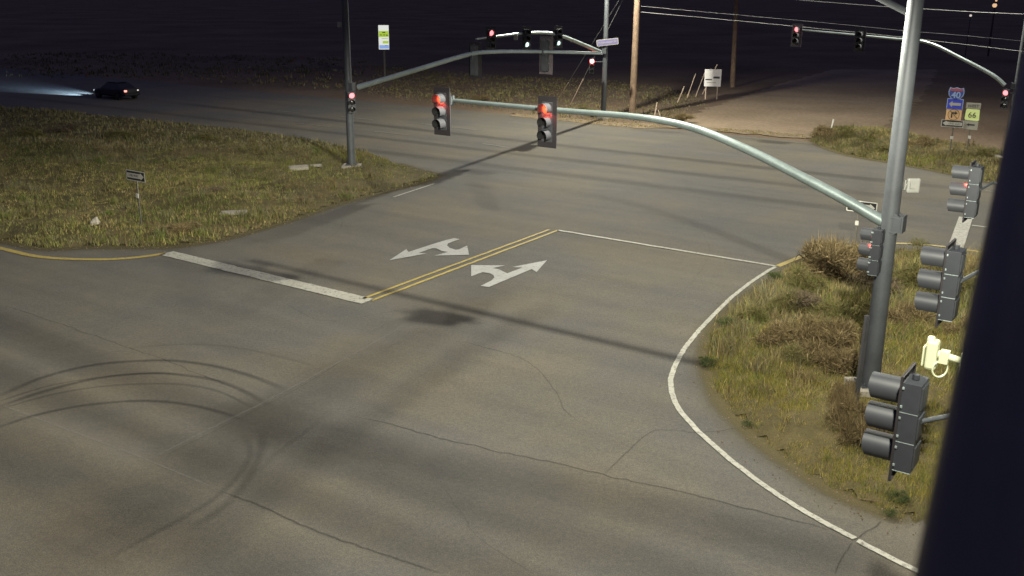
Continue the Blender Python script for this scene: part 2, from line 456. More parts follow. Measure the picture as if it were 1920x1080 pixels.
ribbon('stop_line', chip([g(312, 475), g(690, 566)], 0.3, 0.012, 1), 0.60, ZP, MAT['white'])
ribbon('lane_line', chip([g(1045, 432), g(1250, 466), g(1457, 500)], 0.3, 0.008, 2), 0.17, ZP, MAT['white'])
ribbon('edge_line', chip([g(*p) for p in smoothpath([(1453, 501), (1415, 525), (1370, 560), (1328, 602), (1290, 645), (1268, 682), (1258, 712), (1260, 738), (1272, 766), (1300, 800), (1345, 842), (1400, 887), (1460, 930), (1520, 967), (1560, 989), (1602, 1011)], 6)], 0.12, 0.006, 3), 0.135, ZP, MAT['white'])
ribbon('edge_line', chip([g(*p) for p in smoothpath([(1608, 1015), (1650, 1037), (1720, 1072), (1800, 1110), (1900, 1150)], 6)], 0.12, 0.006, 4), 0.135, ZP, MAT['white'])
ribbon('yellow_edge_line', chip([g(*p) for p in smoothpath([(1458, 500), (1500, 483), (1545, 469), (1600, 461), (1680, 457), (1760, 462), (1850, 475), (1960, 490)], 5)], 0.2, 0.008, 5), 0.22, ZP, MAT['yellow'])
ribbon('yellow_edge_line', chip([g(*p) for p in smoothpath([(-80, 452), (0, 466), (60, 480), (120, 486), (200, 487), (260, 483), (310, 476)], 5)], 0.2, 0.008, 6), 0.26, ZP, MAT['yellow'])
for q, (a, b) in enumerate((((680, 561), (1030, 431)), ((698, 564), (1047, 432)))):
    ribbon('yellow_centre_line', chip([g(*a), g(*b)], 0.3, 0.008, 7 + q), 0.125, ZP, MAT['yellow'])
ribbon('lane_dash', [g(738, 370), g(814, 345)], 0.11, ZP, MAT['white'])
for a, b in (((703, 247), (768, 254)), ((560, 232), (620, 238)), ((790, 232), (893, 244)), ((640, 219), (700, 225)), ((520, 208), (560, 212)), ((905, 270), (955, 277))):
    ribbon('lane_dash', [g(*a), g(*b)], 0.12, ZP, MAT['fadedw'])
ribbon('stop_line', [g(1811, 408), g(1788, 476)], 0.55, ZP, MAT['white'])
ribbon('lane_line', [g(1822, 423), g(1905, 433)], 0.16, ZP, MAT['white'])
ribbon('lane_line', [g(1848, 358), g(1900, 364)], 0.12, ZP, MAT['fadedw'])
ribbon('lane_line', [g(1852, 335), g(1904, 341)], 0.12, ZP, MAT['fadedw'])
def zc(x, y): return g(660 + x / 4.364, 400 + y / 4.364)
A1 = [(305, 388), (445, 297), (463, 320), (640, 262), (770, 222), (835, 207), (882, 215), (830, 232), (785, 250), (778, 268), (800, 287), (850, 302), (878, 298), (942, 268), (958, 343), (675, 350), (785, 320), (735, 312), (705, 298), (690, 290), (655, 290), (545, 328), (612, 333)]
A2 = [(1595, 388), (1510, 485), (1470, 460), (1120, 607), (1052, 598), (1140, 555), (1165, 530), (1158, 510), (1130, 495), (1070, 485), (975, 520), (975, 428), (1255, 430), (1150, 452), (1200, 462), (1270, 495), (1395, 448), (1310, 443)]
flatmesh('lane_arrow', [[zc(*p) for p in A1]], ZP, MAT['arrowp'])
flatmesh('lane_arrow', [[zc(*p) for p in A2]], ZP, MAT['arrowp'])

_zs = [0.002]
def soft_strip(name, pts, w, strength, mat, fade=0.15):
    """film on the road: 7 points across, 'a' fades to 0 at the edges and at both ends"""
    prof = [(-1, 0), (-0.7, 0.28), (-0.35, 0.8), (0, 1), (0.35, 0.8), (0.7, 0.28), (1, 0)]
    z = _zs[0]; _zs[0] += 0.0003
    n = len(pts); vs = []; at = []; fs = []
    cum = [0]
    for i in range(1, n): cum.append(cum[-1] + np.linalg.norm(pts[i] - pts[i - 1]))
    for i, p in enumerate(pts):
        t = pts[min(i + 1, n - 1)] - pts[max(i - 1, 0)]; t = t[:2] / (np.linalg.norm(t[:2]) + 1e-9)
        nn = np.array([-t[1], t[0]]); ww = w if not callable(w) else w(cum[i] / cum[-1])
        s = cum[i] / cum[-1]; e = min(1, s / fade, (1 - s) / fade) if fade > 0 else 1
        e = e * e * (3 - 2 * e)
        for a, k in prof:
            vs.append((p[0] + nn[0] * a * ww / 2, p[1] + nn[1] * a * ww / 2, z)); at.append(k * strength * e)
    for i in range(n - 1):
        for j in range(6): fs.append((i * 7 + j, i * 7 + j + 1, (i + 1) * 7 + j + 1, (i + 1) * 7 + j))
    me = bpy.data.meshes.new(name); me.from_pydata(vs, [], fs); me.update(); me.materials.append(mat)
    A = me.attributes.new('a', 'FLOAT', 'POINT'); A.data.foreach_set('value', at)
    o = bpy.data.objects.new(name, me); COL.objects.link(o); return tag(o, kind='structure')
def gp(pts, n=6): return [g(*p) for p in smoothpath(pts, n)]
RB = MAT['rubber_and_shadow']
# traffic-darkened wheel paths along the near carriageway
soft_strip('wheel_path', gp([(-120, 555), (0, 606), (200, 690), (420, 780), (560, 838), (760, 905), (1000, 985), (1300, 1085), (1500, 1150)]), 1.9, 0.22, RB, 0.06)
soft_strip('wheel_path', gp([(-120, 640), (0, 700), (200, 790), (420, 880), (640, 965), (900, 1060), (1100, 1130)]), 1.7, 0.21, RB, 0.06)
soft_strip('wheel_path', gp([(420, 740), (545, 800), (760, 852), (1000, 905), (1250, 965), (1500, 1030), (1750, 1100)]), 2.3, 0.28, RB, 0.1)
soft_strip('wheel_path', gp([(-120, 800), (0, 860), (200, 950), (420, 1050), (560, 1120)]), 2.8, 0.24, RB, 0.06)
# dark path where the cross street's traffic crosses
soft_strip('wheel_path', gp([(960, 520), (860, 575), (740, 645), (600, 730), (470, 815), (330, 915), (180, 1010), (60, 1080), (-60, 1150)]), 3.6, 0.18, RB, 0.12)
soft_strip('wheel_path', gp([(1060, 560), (960, 610), (850, 680), (700, 780), (560, 880), (420, 985), (280, 1080)]), 1.6, 0.16, RB, 0.15)
# far carriageway
for a, b, w, s in (((-50, 190), (1900, 432), 1.7, 0.20), ((0, 178), (1900, 395), 1.6, 0.22), ((300, 190), (1900, 366), 1.6, 0.26)):
    soft_strip('wheel_path', [g(*a) + (g(*b) - g(*a)) * t for t in np.linspace(0, 1, 30)], w, s, RB, 0.1)
# skid arcs
for pts, w, s in (
    ([(-60, 762), (0, 742), (80, 708), (180, 684), (290, 676), (360, 680), (430, 693), (500, 716), (560, 745)], 0.26, 0.62),
    ([(-60, 782), (0, 762), (80, 735), (180, 710), (280, 700), (350, 704), (410, 715), (460, 735), (520, 770)], 0.24, 0.6),
    ([(-60, 772), (0, 752), (100, 722), (210, 705), (300, 700), (360, 708)], 0.12, 0.35),
    ([(-60, 790), (0, 768), (90, 742), (180, 726), (270, 720), (350, 722), (420, 738), (500, 780)], 0.16, 0.34),
    ([(-60, 818), (0, 800), (70, 778), (160, 760), (260, 752), (340, 757), (420, 775), (480, 800)], 0.22, 0.6),
    ([(180, 668), (250, 653), (340, 646), (430, 650), (520, 668), (600, 690)], 0.18, 0.22),
    ([(490, 800), (492, 830), (480, 870), (450, 920), (400, 965), (330, 1005)], 0.30, 0.32),
    ([(450, 810), (470, 850), (440, 900), (380, 950), (290, 1000), (180, 1060)], 0.22, 0.30),
    ([(470, 900), (520, 850), (600, 790)], 0.20, 0.16)):
    soft_strip('skid_mark', gp(pts, 8), w, s * 0.62, RB, 0.2)
# dark patches; the stronger is a signal head's painted shadow
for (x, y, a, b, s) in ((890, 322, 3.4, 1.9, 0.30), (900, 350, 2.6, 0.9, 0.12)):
    c = g(x, y); soft_strip('shadow_and_dark_patch', [c + U * (t * a / 2) for t in np.linspace(-1, 1, 12)], b, s, RB, 0.35)
soft_strip('worn_patch', gp([(560, 700), (700, 640), (850, 575), (930, 520)]), 1.3, 0.10, MAT['pale'], 0.3)
soft_strip('worn_patch', gp([(1180, 320), (1330, 375), (1520, 400)]), 1.2, 0.14, MAT['pale'], 0.3)
soft_strip('worn_patch', gp([(1130, 262), (1300, 282), (1500, 306)]), 1.5, 0.16, MAT['pale'], 0.3)
soft_strip('worn_patch', gp([(80, 775), (200, 825), (300, 870)]), 1.3, 0.13, MAT['pale'], 0.3)
soft_strip('worn_patch', gp([(700, 800), (900, 840), (1100, 860)]), 2.6, 0.10, MAT['pale'], 0.3)
# soil and dead grass blown over the edges of the medians
soilm = soft_mat('blown_soil', (0.13, 0.108, 0.052), 3.5, 0.45, 0.6)
for pl, w_ in ((RM[:70], 0.75), (LM[:62], 0.9), (FV[:18], 0.9)):
    P_ = [np.array([p[0], p[1], 0.0]) for p in pl]; soft_strip('blown_soil', P_, w_, 0.95, soilm, 0.03); soft_strip('blown_soil', P_, w_ * 1.9, 0.35, soilm, 0.03)
rp_ = np.random.default_rng(77); pb = MB()
for pl in (RM[:70], LM[:62]):
    for _ in range(420):
        p = pl[rp_.integers(0, len(pl))]; c = np.array([p[0], p[1], 0.012]) + np.array([rp_.normal(0, .45), rp_.normal(0, .45), 0]); q = rp_.uniform(.008, .028)
        pb.add([c + np.array([a * q * rp_.uniform(.7, 1.3), b * q * rp_.uniform(.7, 1.3), z_ * q]) for a, b, z_ in ((1, 0, 0), (0, 1, 0), (-1, 0, 0), (0, -1, 0), (.1, .1, .9), (0, 0, -.6))], [(0, 1, 4), (1, 2, 4), (2, 3, 4), (3, 0, 4), (1, 0, 5), (2, 1, 5), (3, 2, 5), (0, 3, 5)])
tag(pb.build('gravel', MAT['gravel']), 'loose gravel scattered along the median edges', 'gravel', kind='stuff')
# cracks and seams, one of them a painted shadow line
def crack(pts, w=0.03, s=0.9, jit=0.045, seed=0):
    P = gp(pts, 10); rs = np.random.default_rng(seed); o = []
    for i in range(len(P) - 1):
        k = max(1, int(np.linalg.norm(P[i + 1] - P[i]) / 0.12))
        for q in range(k): o.append(P[i] + (P[i + 1] - P[i]) * q / k)
    dr = np.cumsum(rs.normal(0, jit, len(o))); dr -= np.linspace(0, dr[-1], len(o))
    dr = dr * 0.35 + rs.normal(0, jit * 0.35, len(o))
    o = [p + np.array([0.3, 0.95, 0]) * d for p, d in zip(o, dr)]
    soft_strip('crack_and_shadow_line', o, w * 2.0, s * 0.62, MAT['crack'], 0.12)
crack([(640, 778), (720, 795), (850, 830), (980, 857), (1130, 892), (1240, 915), (1400, 955), (1560, 995), (1600, 1012)], 0.03, 0.75, seed=1)
crack([(0, 570), (100, 603), (250, 655), (400, 712), (450, 730)], 0.022, 0.6, seed=2)
crack([(405, 918), (480, 945), (600, 998), (700, 1035), (850, 1085)], 0.035, 0.7, 0.02, seed=3)
crack([(860, 640), (920, 655), (990, 680), (1040, 730), (1060, 770), (1100, 800)], 0.02, 0.55, seed=4)
crack([(1130, 892), (1170, 855), (1215, 815), (1250, 808), (1320, 812), (1400, 800)], 0.022, 0.6, seed=5)
crack([(1600, 1012), (1630, 995), (1655, 975)], 0.025, 0.7, seed=6)
crack([(1600, 1015), (1580, 1045), (1565, 1080)], 0.02, 0.6, seed=7)
crack([(830, 342), (1000, 368), (1200, 400), (1400, 425), (1590, 452)], 0.02, 0.25, seed=8)  # painted line along the long arm's faint second shadow
crack([(280, 870), (420, 800), (560, 728), (680, 652)], 0.016, 0.35, 0.02, seed=9)
crack([(520, 560), (600, 600), (700, 590), (800, 570)], 0.018, 0.35, seed=10)
crack([(0, 442), (30, 450), (60, 462), (78, 466)], 0.05, 0.9, seed=11)
crack([(1280, 400), (1330, 470), (1260, 560), (1100, 600)], 0.014, 0.25, seed=12)
crack([(560, 350), (640, 420), (560, 470), (450, 480)], 0.016, 0.3, seed=13)
crack([(90, 660), (180, 630), (250, 590), (330, 560)], 0.016, 0.3, seed=14)
crack([(1010, 1080), (900, 1010), (860, 960), (820, 905)], 0.016, 0.25, seed=15)
for pts, w, s in (([(280, 862), (420, 792), (520, 742), (680, 655), (760, 610)], 0.035, 0.30),
                  ([(0, 760), (150, 815), (280, 865), (400, 915)], 0.035, 0.28)):
    P = gp(pts, 6); soft_strip('worn_lane_line', P, w * 2.4, s * .55, MAT['pale'], 0.05)

# ------------------------------------------------------------------ grass (uncountable)
def grass(name, poly_, *a_, **k_):
    return _grass(name, poly_, *a_, **k_)
def _grass(name, poly, box, dens, h, w, cols, seed, hm=(0.3, 11), patch=0.5, label='', edge_fade=0.5, keep=None, zc_=None, lean=0.5, per=7, spread=0.35):
    rs = np.random.default_rng(seed)
    x0, y0, x1, y1 = box; n = int((x1 - x0) * (y1 - y0) * dens)
    # blades come in tufts
    nt_ = n // per; tx = rs.uniform(x0, x1, nt_); ty = rs.uniform(y0, y1, nt_)
    X = np.repeat(tx, per) + rs.normal(0, h[1] * spread, nt_ * per); Y = np.repeat(ty, per) + rs.normal(0, h[1] * spread, nt_ * per)
    tufth = np.repeat(rs.uniform(0.5, 1.4, nt_), per)
    tcol = np.repeat(rs.integers(0, len(cols), nt_), per)
    ok = inpoly(X, Y, poly)
    X, Y, tufth, tcol = X[ok], Y[ok], tufth[ok], tcol[ok]
    d = edge_dist(X, Y, poly)
    pn = fbm(X, Y, seed + 50, patch, 4)
    pr = np.clip(0.9 + 0.45 * pn, 0.45, 1) * np.clip(0.25 + d / edge_fade, 0, 1)
    if keep is not None: pr = pr * keep(X, Y)
    ok = rs.uniform(0, 1, len(X)) < pr
    X, Y, tufth, tcol, pn = X[ok], Y[ok], tufth[ok], tcol[ok], pn[ok]
    m = len(X)
    Hh = rs.uniform(h[0], h[1], m) * tufth * (0.8 + 0.35 * np.clip(pn, -1, 1)); Ww = rs.uniform(w[0], w[1], m)
    th = rs.uniform(0, 2 * np.pi, m); ln = rs.uniform(0.1, lean, m) * Hh; la = rs.uniform(0, 2 * np.pi, m)
    z0 = hgt(X, Y, poly, hm[0], hm[1]) - 0.03 if hm else np.zeros(m)
    bx, by = np.cos(th) * Ww / 2, np.sin(th) * Ww / 2
    lx, ly = np.cos(la) * ln, np.sin(la) * ln
    v = np.empty((m, 5, 3))
    v[:, 0] = np.stack([X - bx, Y - by, z0], 1); v[:, 1] = np.stack([X + bx, Y + by, z0], 1)
    v[:, 2] = np.stack([X + bx * .7 + lx * .35, Y + by * .7 + ly * .35, z0 + Hh * .55], 1)
    v[:, 3] = np.stack([X - bx * .7 + lx * .35, Y - by * .7 + ly * .35, z0 + Hh * .55], 1)
    v[:, 4] = np.stack([X + lx, Y + ly, z0 + Hh], 1)
    cols = np.array(cols)
    big = fbm(X, Y, seed + 90, patch * 0.8, 3)
    ci = np.clip(((big + 1) / 2 * len(cols) + rs.normal(0, 0.9, m)), 0, len(cols) - 1).astype(int)
    use = np.where(rs.uniform(0, 1, m) < 0.45, tcol, ci)
    C = cols[use] * rs.uniform(0.65, 1.3, (m, 1)); C = np.concatenate([np.clip(C, 0, 1), np.ones((m, 1))], 1)
    me = bpy.data.meshes.new(name); me.vertices.add(m * 5); me.vertices.foreach_set('co', v.ravel())
    base = (np.arange(m) * 5)[:, None]
    loops = (base + np.array([[0, 1, 2, 3, 3, 2, 4]])).ravel()
    me.loops.add(m * 7); me.loops.foreach_set('vertex_index', loops)
    me.polygons.add(m * 2)
    ls = (np.arange(m) * 7)[:, None] + np.array([[0, 4]]); me.polygons.foreach_set('loop_start', ls.ravel())
    me.update(calc_edges=True)
    ca = me.color_attributes.new('col', 'FLOAT_COLOR', 'POINT'); ca.data.foreach_set('color', np.repeat(C, 5, axis=0).ravel())
    me.materials.append(MAT['blade'])
    o = bpy.data.objects.new(name, me); COL.objects.link(o); return tag(o, kind='stuff', label=label, cat='grass')
STRAW = (0.36, 0.29, 0.12); GOLD = (0.30, 0.25, 0.07); GREEN = (0.11, 0.15, 0.03); LIME = (0.21, 0.23, 0.05); BROWN = (0.19, 0.14, 0.07); GREY = (0.20, 0.185, 0.11); DK = (0.06, 0.065, 0.025)
front = lambda X, Y: np.clip((26.5 - Y) / 4, 0.35, 1)
YEL = (0.27, 0.23, 0.045); OLIVE = (0.19, 0.175, 0.06)
grass('grass', RMr, (3, 12, 24, 27), 1300, (0.06, 0.18), (0.006, 0.015), [STRAW, GOLD, YEL, LIME, OLIVE, YEL, YEL, GOLD], 21, (0.34, 12), 0.6, 'yellow green grass covering the near end of the right median', 0.25)
grass('grass', RMr, (3, 24, 24, 42), 520, (0.08, 0.36), (0.008, 0.022), [BROWN, STRAW, GREY, OLIVE, BROWN, LIME, GREEN], 22, (0.34, 12), 0.5, 'brown and green weeds covering the far half of the right median', 0.3)
grass('grass', LMr, (-45, 34, 0, 60), 300, (0.06, 0.22), (0.010, 0.026), [tuple(c * .88 for c in q) for q in (BROWN, GREY, OLIVE, LIME, OLIVE, STRAW, BROWN, GREEN, DK)], 23, (0.30, 11), 0.4, 'patchy dry grass covering the left median', 0.4)
grass('grass', LMr, (-60, 58, -5, 82), 70, (0.08, 0.30), (0.025, 0.06), [BROWN, GREY, OLIVE, GREY, DK], 24, (0.30, 11), 0.3, 'dim grass at the dark far side of the left median', 0.8)
grass('grass', FVr, (16, 40, 40, 70), 240, (0.08, 0.26), (0.016, 0.04), [BROWN, STRAW, GREY, OLIVE, LIME], 25, (0.35, 13), 0.5, 'dry grass on the verge under the route signs', 0.5)
grass('grass', RMr, (3, 12, 24, 27), 150, (0.10, 0.26), (0.006, 0.014), [STRAW, YEL, OLIVE, GREEN, GREY], 41, (0.34, 12), 0.7, 'taller tussocks in the near end of the right median', 0.6, per=60, spread=0.32, lean=0.9)
grass('grass', RMr, (3, 22, 24, 42), 190, (0.20, 0.62), (0.006, 0.018), [BROWN, STRAW, GREY, OLIVE, BROWN, GREEN], 42, (0.34, 12), 0.6, 'tall tangled clumps among the bushes of the right median', 1.0, per=110, spread=0.32, lean=1.0)
grass('grass', LMr, (-45, 34, 0, 64), 48, (0.16, 0.48), (0.010, 0.028), [tuple(c * .75 for c in q) for q in (BROWN, GREY, OLIVE, GREEN, GREY, BROWN)], 43, (0.30, 11), 0.5, 'taller clumps dotted over the left median', 0.9, per=70, spread=0.35, lean=0.9)
grass('grass', FVr, (16, 40, 40, 70), 50, (0.2, 0.55), (0.012, 0.034), [tuple(c * .75 for c in q) for q in (BROWN, GREY, OLIVE, GREY)], 44, (0.35, 13), 0.5, 'taller clumps on the verge under the route signs', 0.8, per=70, spread=0.35, lean=0.9)
FB = [np.array(p) for p in [g(690, 180), g(900, 206), g(1050, 222), g(1190, 232), g(1270, 232), g(1330, 205), g(1300, 170), g(1150, 150), g(900, 140), g(690, 120)]]
grass('scrub', FB, (-25, 60, 30, 135), 26, (0.08, 0.28), (0.025, 0.06), [BROWN, OLIVE, GREY, DK, BROWN], 26, None, 0.35, 'sparse dry scrub beyond the far road edge', 3.0)
FC = [np.array(p) for p in [g(0, 145), g(300, 148), g(690, 176), g(690, 110), g(300, 100), g(0, 100)]]
grass('scrub', FC, (-110, 80, 0, 200), 4.0, (0.15, 0.45), (0.05, 0.12), [BROWN, GREY, DK], 27, None, 0.2, 'scattered dark scrub far beyond the road at left', 3.0)
lipP = [np.array(p[:2]) for p in lip + lipu[::-1]]
grass('scrub', lipP, (-10, 55, 25, 90), 60, (0.06, 0.16), (0.02, 0.05), [STRAW, STRAW, BROWN, GOLD], 28, None, 0.6, 'straw coloured tufts along the far road edge', 0.6)

# ------------------------------------------------------------------ shrubs
def shrub_mesh(name, seed, n, cols, flat=0.75):
    rs = np.random.default_rng(seed)
    # twigs radiating from clumps on a low dome of radius 1
    k = 15; cc = rs.normal(0, 0.40, (k, 3)); cc[:, 2] = np.abs(cc[:, 2]) * 0.9 + 0.10; n = int(n * 1.5)
    ci = rs.integers(0, k, n)
    d = rs.normal(0, 1, (n, 3)); d[:, 2] = np.abs(d[:, 2]) + 0.15; d /= np.linalg.norm(d, axis=1)[:, None]
    rad = rs.uniform(0.08, 0.45, n) * rs.uniform(0.6, 1.25, k)[ci]
    p = cc[ci] + d * rad[:, None]; p[:, 2] = np.abs(p[:, 2]) * flat
    dd = d + rs.normal(0, 0.6, (n, 3)); dd /= np.linalg.norm(dd, axis=1)[:, None]
    L = rs.uniform(0.10, 0.30, n)[:, None]; wv = np.cross(dd, rs.normal(0, 1, (n, 3))); wv /= np.linalg.norm(wv, axis=1)[:, None] + 1e-9
    wv *= rs.uniform(0.004, 0.013, n)[:, None]
    v = np.stack([p - wv, p + wv, p + dd * L], 1)
    C = np.array(cols)[rs.integers(0, len(cols), n)] * rs.uniform(0.6, 1.3, (n, 1)); C = np.concatenate([np.clip(C, 0, 1), np.ones((n, 1))], 1)
    me = bpy.data.meshes.new(name); me.from_pydata(v.reshape(-1, 3).tolist(), [], np.arange(n * 3).reshape(-1, 3).tolist()); me.update()
    ca = me.color_attributes.new('col', 'FLOAT_COLOR', 'POINT'); ca.data.foreach_set('color', np.repeat(C, 3, axis=0).ravel())
    me.materials.append(MAT['blade']); return me
def stem_mesh(seed):
    rs = np.random.default_rng(seed); mb = MB()
    for k in range(7):
        a = rs.uniform(0, 6.28); r = rs.uniform(0.2, 0.5)
        mb.tube([(0, 0, 0), (math.cos(a) * r * .5, math.sin(a) * r * .5, 0.25), (math.cos(a) * r, math.sin(a) * r, 0.5)], [0.02, 0.014, 0.006], 5)
    me = bpy.data.meshes.new('stem'); me.from_pydata(mb.v, [], mb.f); me.materials.append(MAT['leafd']); return me
CB = [(0.20, 0.15, 0.07), (0.15, 0.11, 0.055), (0.26, 0.20, 0.10), (0.11, 0.085, 0.045)]
CG = [(0.15, 0.14, 0.05), (0.11, 0.12, 0.035), (0.19, 0.16, 0.06), (0.13, 0.10, 0.05)]
CD = [(0.075, 0.10, 0.035), (0.09, 0.11, 0.04), (0.06, 0.075, 0.03)]
CP = [(0.15, 0.115, 0.075), (0.12, 0.095, 0.06), (0.18, 0.145, 0.09)]
SM = {'b': [shrub_mesh('crown', 31, 5200, CB), shrub_mesh('crown', 32, 4600, CB)], 'g': [shrub_mesh('crown', 33, 4200, CG), shrub_mesh('crown', 34, 4200, CG)],
      'd': [shrub_mesh('crown', 35, 1800, CD, 0.6)], 'p': [shrub_mesh('crown', 36, 4600, CP), shrub_mesh('crown', 37, 4200, CP)]}
STM = stem_mesh(3)
shr = [  # px, py (foot), radius, height factor, kind, label, group
 (1556, 532, 0.95, 1.25, 'b', 'largest dark brown bush, mounded at the road corner left of the low side signal'),
 (1515, 552, 0.60, 0.9, 'g', 'yellowish bush on the left shoulder of the largest brown bush'),
 (1600, 536, 0.75, 1.0, 'p', 'purplish dry bush between the biggest brown bush and the low signal'),
 (1470, 590, 0.55, 0.8, 'g', 'low olive bush nearest the curved white line at the median corner'),
 (1512, 592, 0.60, 1.0, 'p', 'dark purplish bush in the middle of the olive weeds, below the largest bush'),
 (1420, 604, 0.42, 0.7, 'g', 'small olive clump beside the road edge above the dark green weed'),
 (1565, 610, 0.65, 0.8, 'g', 'green tinged bush left of the thin steel post top'),
 (1480, 650, 0.60, 0.8, 'b', 'brown rounded bush left of centre in the median, next to a dark hole'),
 (1560, 665, 0.80, 0.9, 'b', 'broad tan brown bush left of the big signal pole, mid height'),
 (1600, 620, 0.55, 0.9, 'g', 'yellow green bush touching the top of the thin steel post'),
 (1575, 708, 0.60, 0.9, 'b', 'reddish brown bush lowest of the brown ones, left of the pole foot'),
 (1500, 690, 0.50, 0.7, 'g', 'grey green bush at the lower edge of the brown brush'),
 (1640, 560, 0.65, 0.9, 'p', 'grey purple bush just left of the big pole under the low signal'),
 (1705, 545, 0.70, 0.9, 'g', 'olive bush right of the big pole beside the middle grey signal'),
 (1700, 620, 0.65, 0.9, 'b', 'brown bush right of the big pole below the middle grey signal'),
 (1790, 640, 0.60, 0.8, 'b', 'brown bush between the white detector and the black foreground arm'),
 (1820, 560, 0.60, 0.8, 'g', 'olive bush against the black foreground arm behind the grey signal bracket'),
 (1730, 500, 0.60, 0.8, 'g', 'greenish bush at the far edge of the right median behind the middle grey signal'),
 (1360, 612, 0.26, 1.1, 'd', 'small dark green weed on the median edge at its upper left'),
 (1326, 688, 0.24, 1.2, 'd', 'dark green weed at the leftmost tip of the right median'),
 (1452, 524, 0.28, 1.0, 'd', 'little green weed just below the corner of the white and yellow lines'),
 (1684, 944, 0.24, 1.0, 'd', 'green weed growing in the straw grass near the bottom of the median'),
 (1668, 970, 0.16, 0.8, 'd', 'lowest green weed, flat on the asphalt edge by the median tip'),
 (1400, 800, 0.14, 0.7, 'd', 'tiny weed where the branching crack meets the median'),
 (1585, 790, 0.28, 2.6, 'b', 'tall thin brown weed put in for the dark strip left of the steel post'),  # weed added where a brown shadowy strip runs beside the post
 (1608, 850, 0.36, 2.4, 'b', 'tall brown weed put in for the column under the foot of the big pole'),  # weed added in place of the brown column under the pole
 (335, 440, 0.80, 0.7, 'b', 'wide reddish brown bush at the left median edge, right of the one way post'),
 (400, 372, 0.85, 0.7, 'p', 'dark round bush in the middle of the left median'),
 (470, 376, 0.75, 0.6, 'p', 'dark flat bush right of the round bush on the left median'),
 (300, 362, 0.60, 0.6, 'b', 'brown low bush just right of the one way sign post'),
 (230, 432, 0.50, 0.8, 'g', 'yellowish tuft left of the one way post at the median edge'),
 (60, 262, 1.3, 0.7, 'g', 'dim green bush at the far left of the left median'),
 (120, 250, 1.2, 0.7, 'p', 'dim grey bush right of the far left green bush'),
 (390, 268, 1.1, 0.6, 'g', 'dark green bush near the far road edge, left of the pole'),
 (230, 262, 1.1, 0.6, 'g', 'dark low bush along the far edge of the left median'),
 (1545, 262, 1.0, 1.0, 'b', 'dark brown bush at the left tip of the sign verge, beside the white marker'),
 (1580, 262, 1.2, 0.9, 'g', 'tall yellowish bush right of the dark one on the sign verge'),
 (1625, 272, 1.1, 0.8, 'g', 'olive bush left of the big pole on the sign verge'),
 (1668, 290, 1.0, 0.7, 'g', 'bright green tinged bush right against the big pole on the far verge'),
 (1725, 278, 1.0, 0.8, 'b', 'brown bush just right of the big pole on the far verge'),
 (1835, 300, 1.0, 0.8, 'g', 'olive bush right of the route 66 sign post'),
 (1262, 232, 1.2, 0.7, 'b', 'brown bush beside the thin white stakes at the far road edge'),
 (905, 188, 1.0, 0.6, 'b', 'pale dry bush beyond the road between the two hanging red signals'),
 (1098, 212, 1.0, 0.6, 'g', 'dry bush at the foot of the guy wires by the far road edge'),
]
for i, (px, py, r, hf, k, lab) in enumerate(shr):
    P = g(px, py); me = SM[k][i % len(SM[k])]
    grp = {'d': 'green weeds on the median edge'}.get(k, 'dry bushes on the medians and verges')
    root = empty('weed' if k == 'd' else 'dry_shrub', (P[0], P[1], 0.05), random.uniform(0, 6.28), label=lab, cat='weed' if k == 'd' else 'bush', group=grp)
    r *= 1.0 if k == 'd' or py < 480 else 1.3
    root.scale = (r, r * random.uniform(0.85, 1.1), r * hf * (1.0 if k == 'd' else 1.2 if py > 480 else 0.85))
    for nm, m_ in (('crown', me), ('stem', STM)):
        o = bpy.data.objects.new(nm, m_); COL.objects.link(o); o.parent = root

# ------------------------------------------------------------------ poles with mast arms
def batwing(ld, pw=-2.0, cap=0.26, back=None):
    """road luminaire optics: more candela sideways than straight down"""
    ld.use_nodes = True; nt = ld.node_tree; em = nt.nodes['Emission']
    tc = nt.nodes.new('ShaderNodeTexCoord'); sp = nt.nodes.new('ShaderNodeSeparateXYZ'); nt.links.new(tc.outputs['Normal'], sp.inputs[0])
    c = math_n(nt, 'ABSOLUTE', sp.outputs[2]); c = math_n(nt, 'MAXIMUM', c, cap)
    st = math_n(nt, 'POWER', c, pw)
    if back is not None:      # added cutoff toward the pole, keeps the near lamp arm dark
        dt = nt.nodes.new('ShaderNodeVectorMath'); dt.operation = 'DOT_PRODUCT'; nt.links.new(tc.outputs['Normal'], dt.inputs[0]); dt.inputs[1].default_value = tuple(map(float, back))
        k = math_n(nt, 'MULTIPLY_ADD', dt.outputs['Value'], 3.3, 2.1); k = math_n(nt, 'MINIMUM', math_n(nt, 'MAXIMUM', k, 0.0), 1.0)
        st = math_n(nt, 'MULTIPLY', st, k)
    nt.links.new(st, em.inputs['Strength'])
def resample(pts, n=5): return smoothpath(pts, n)
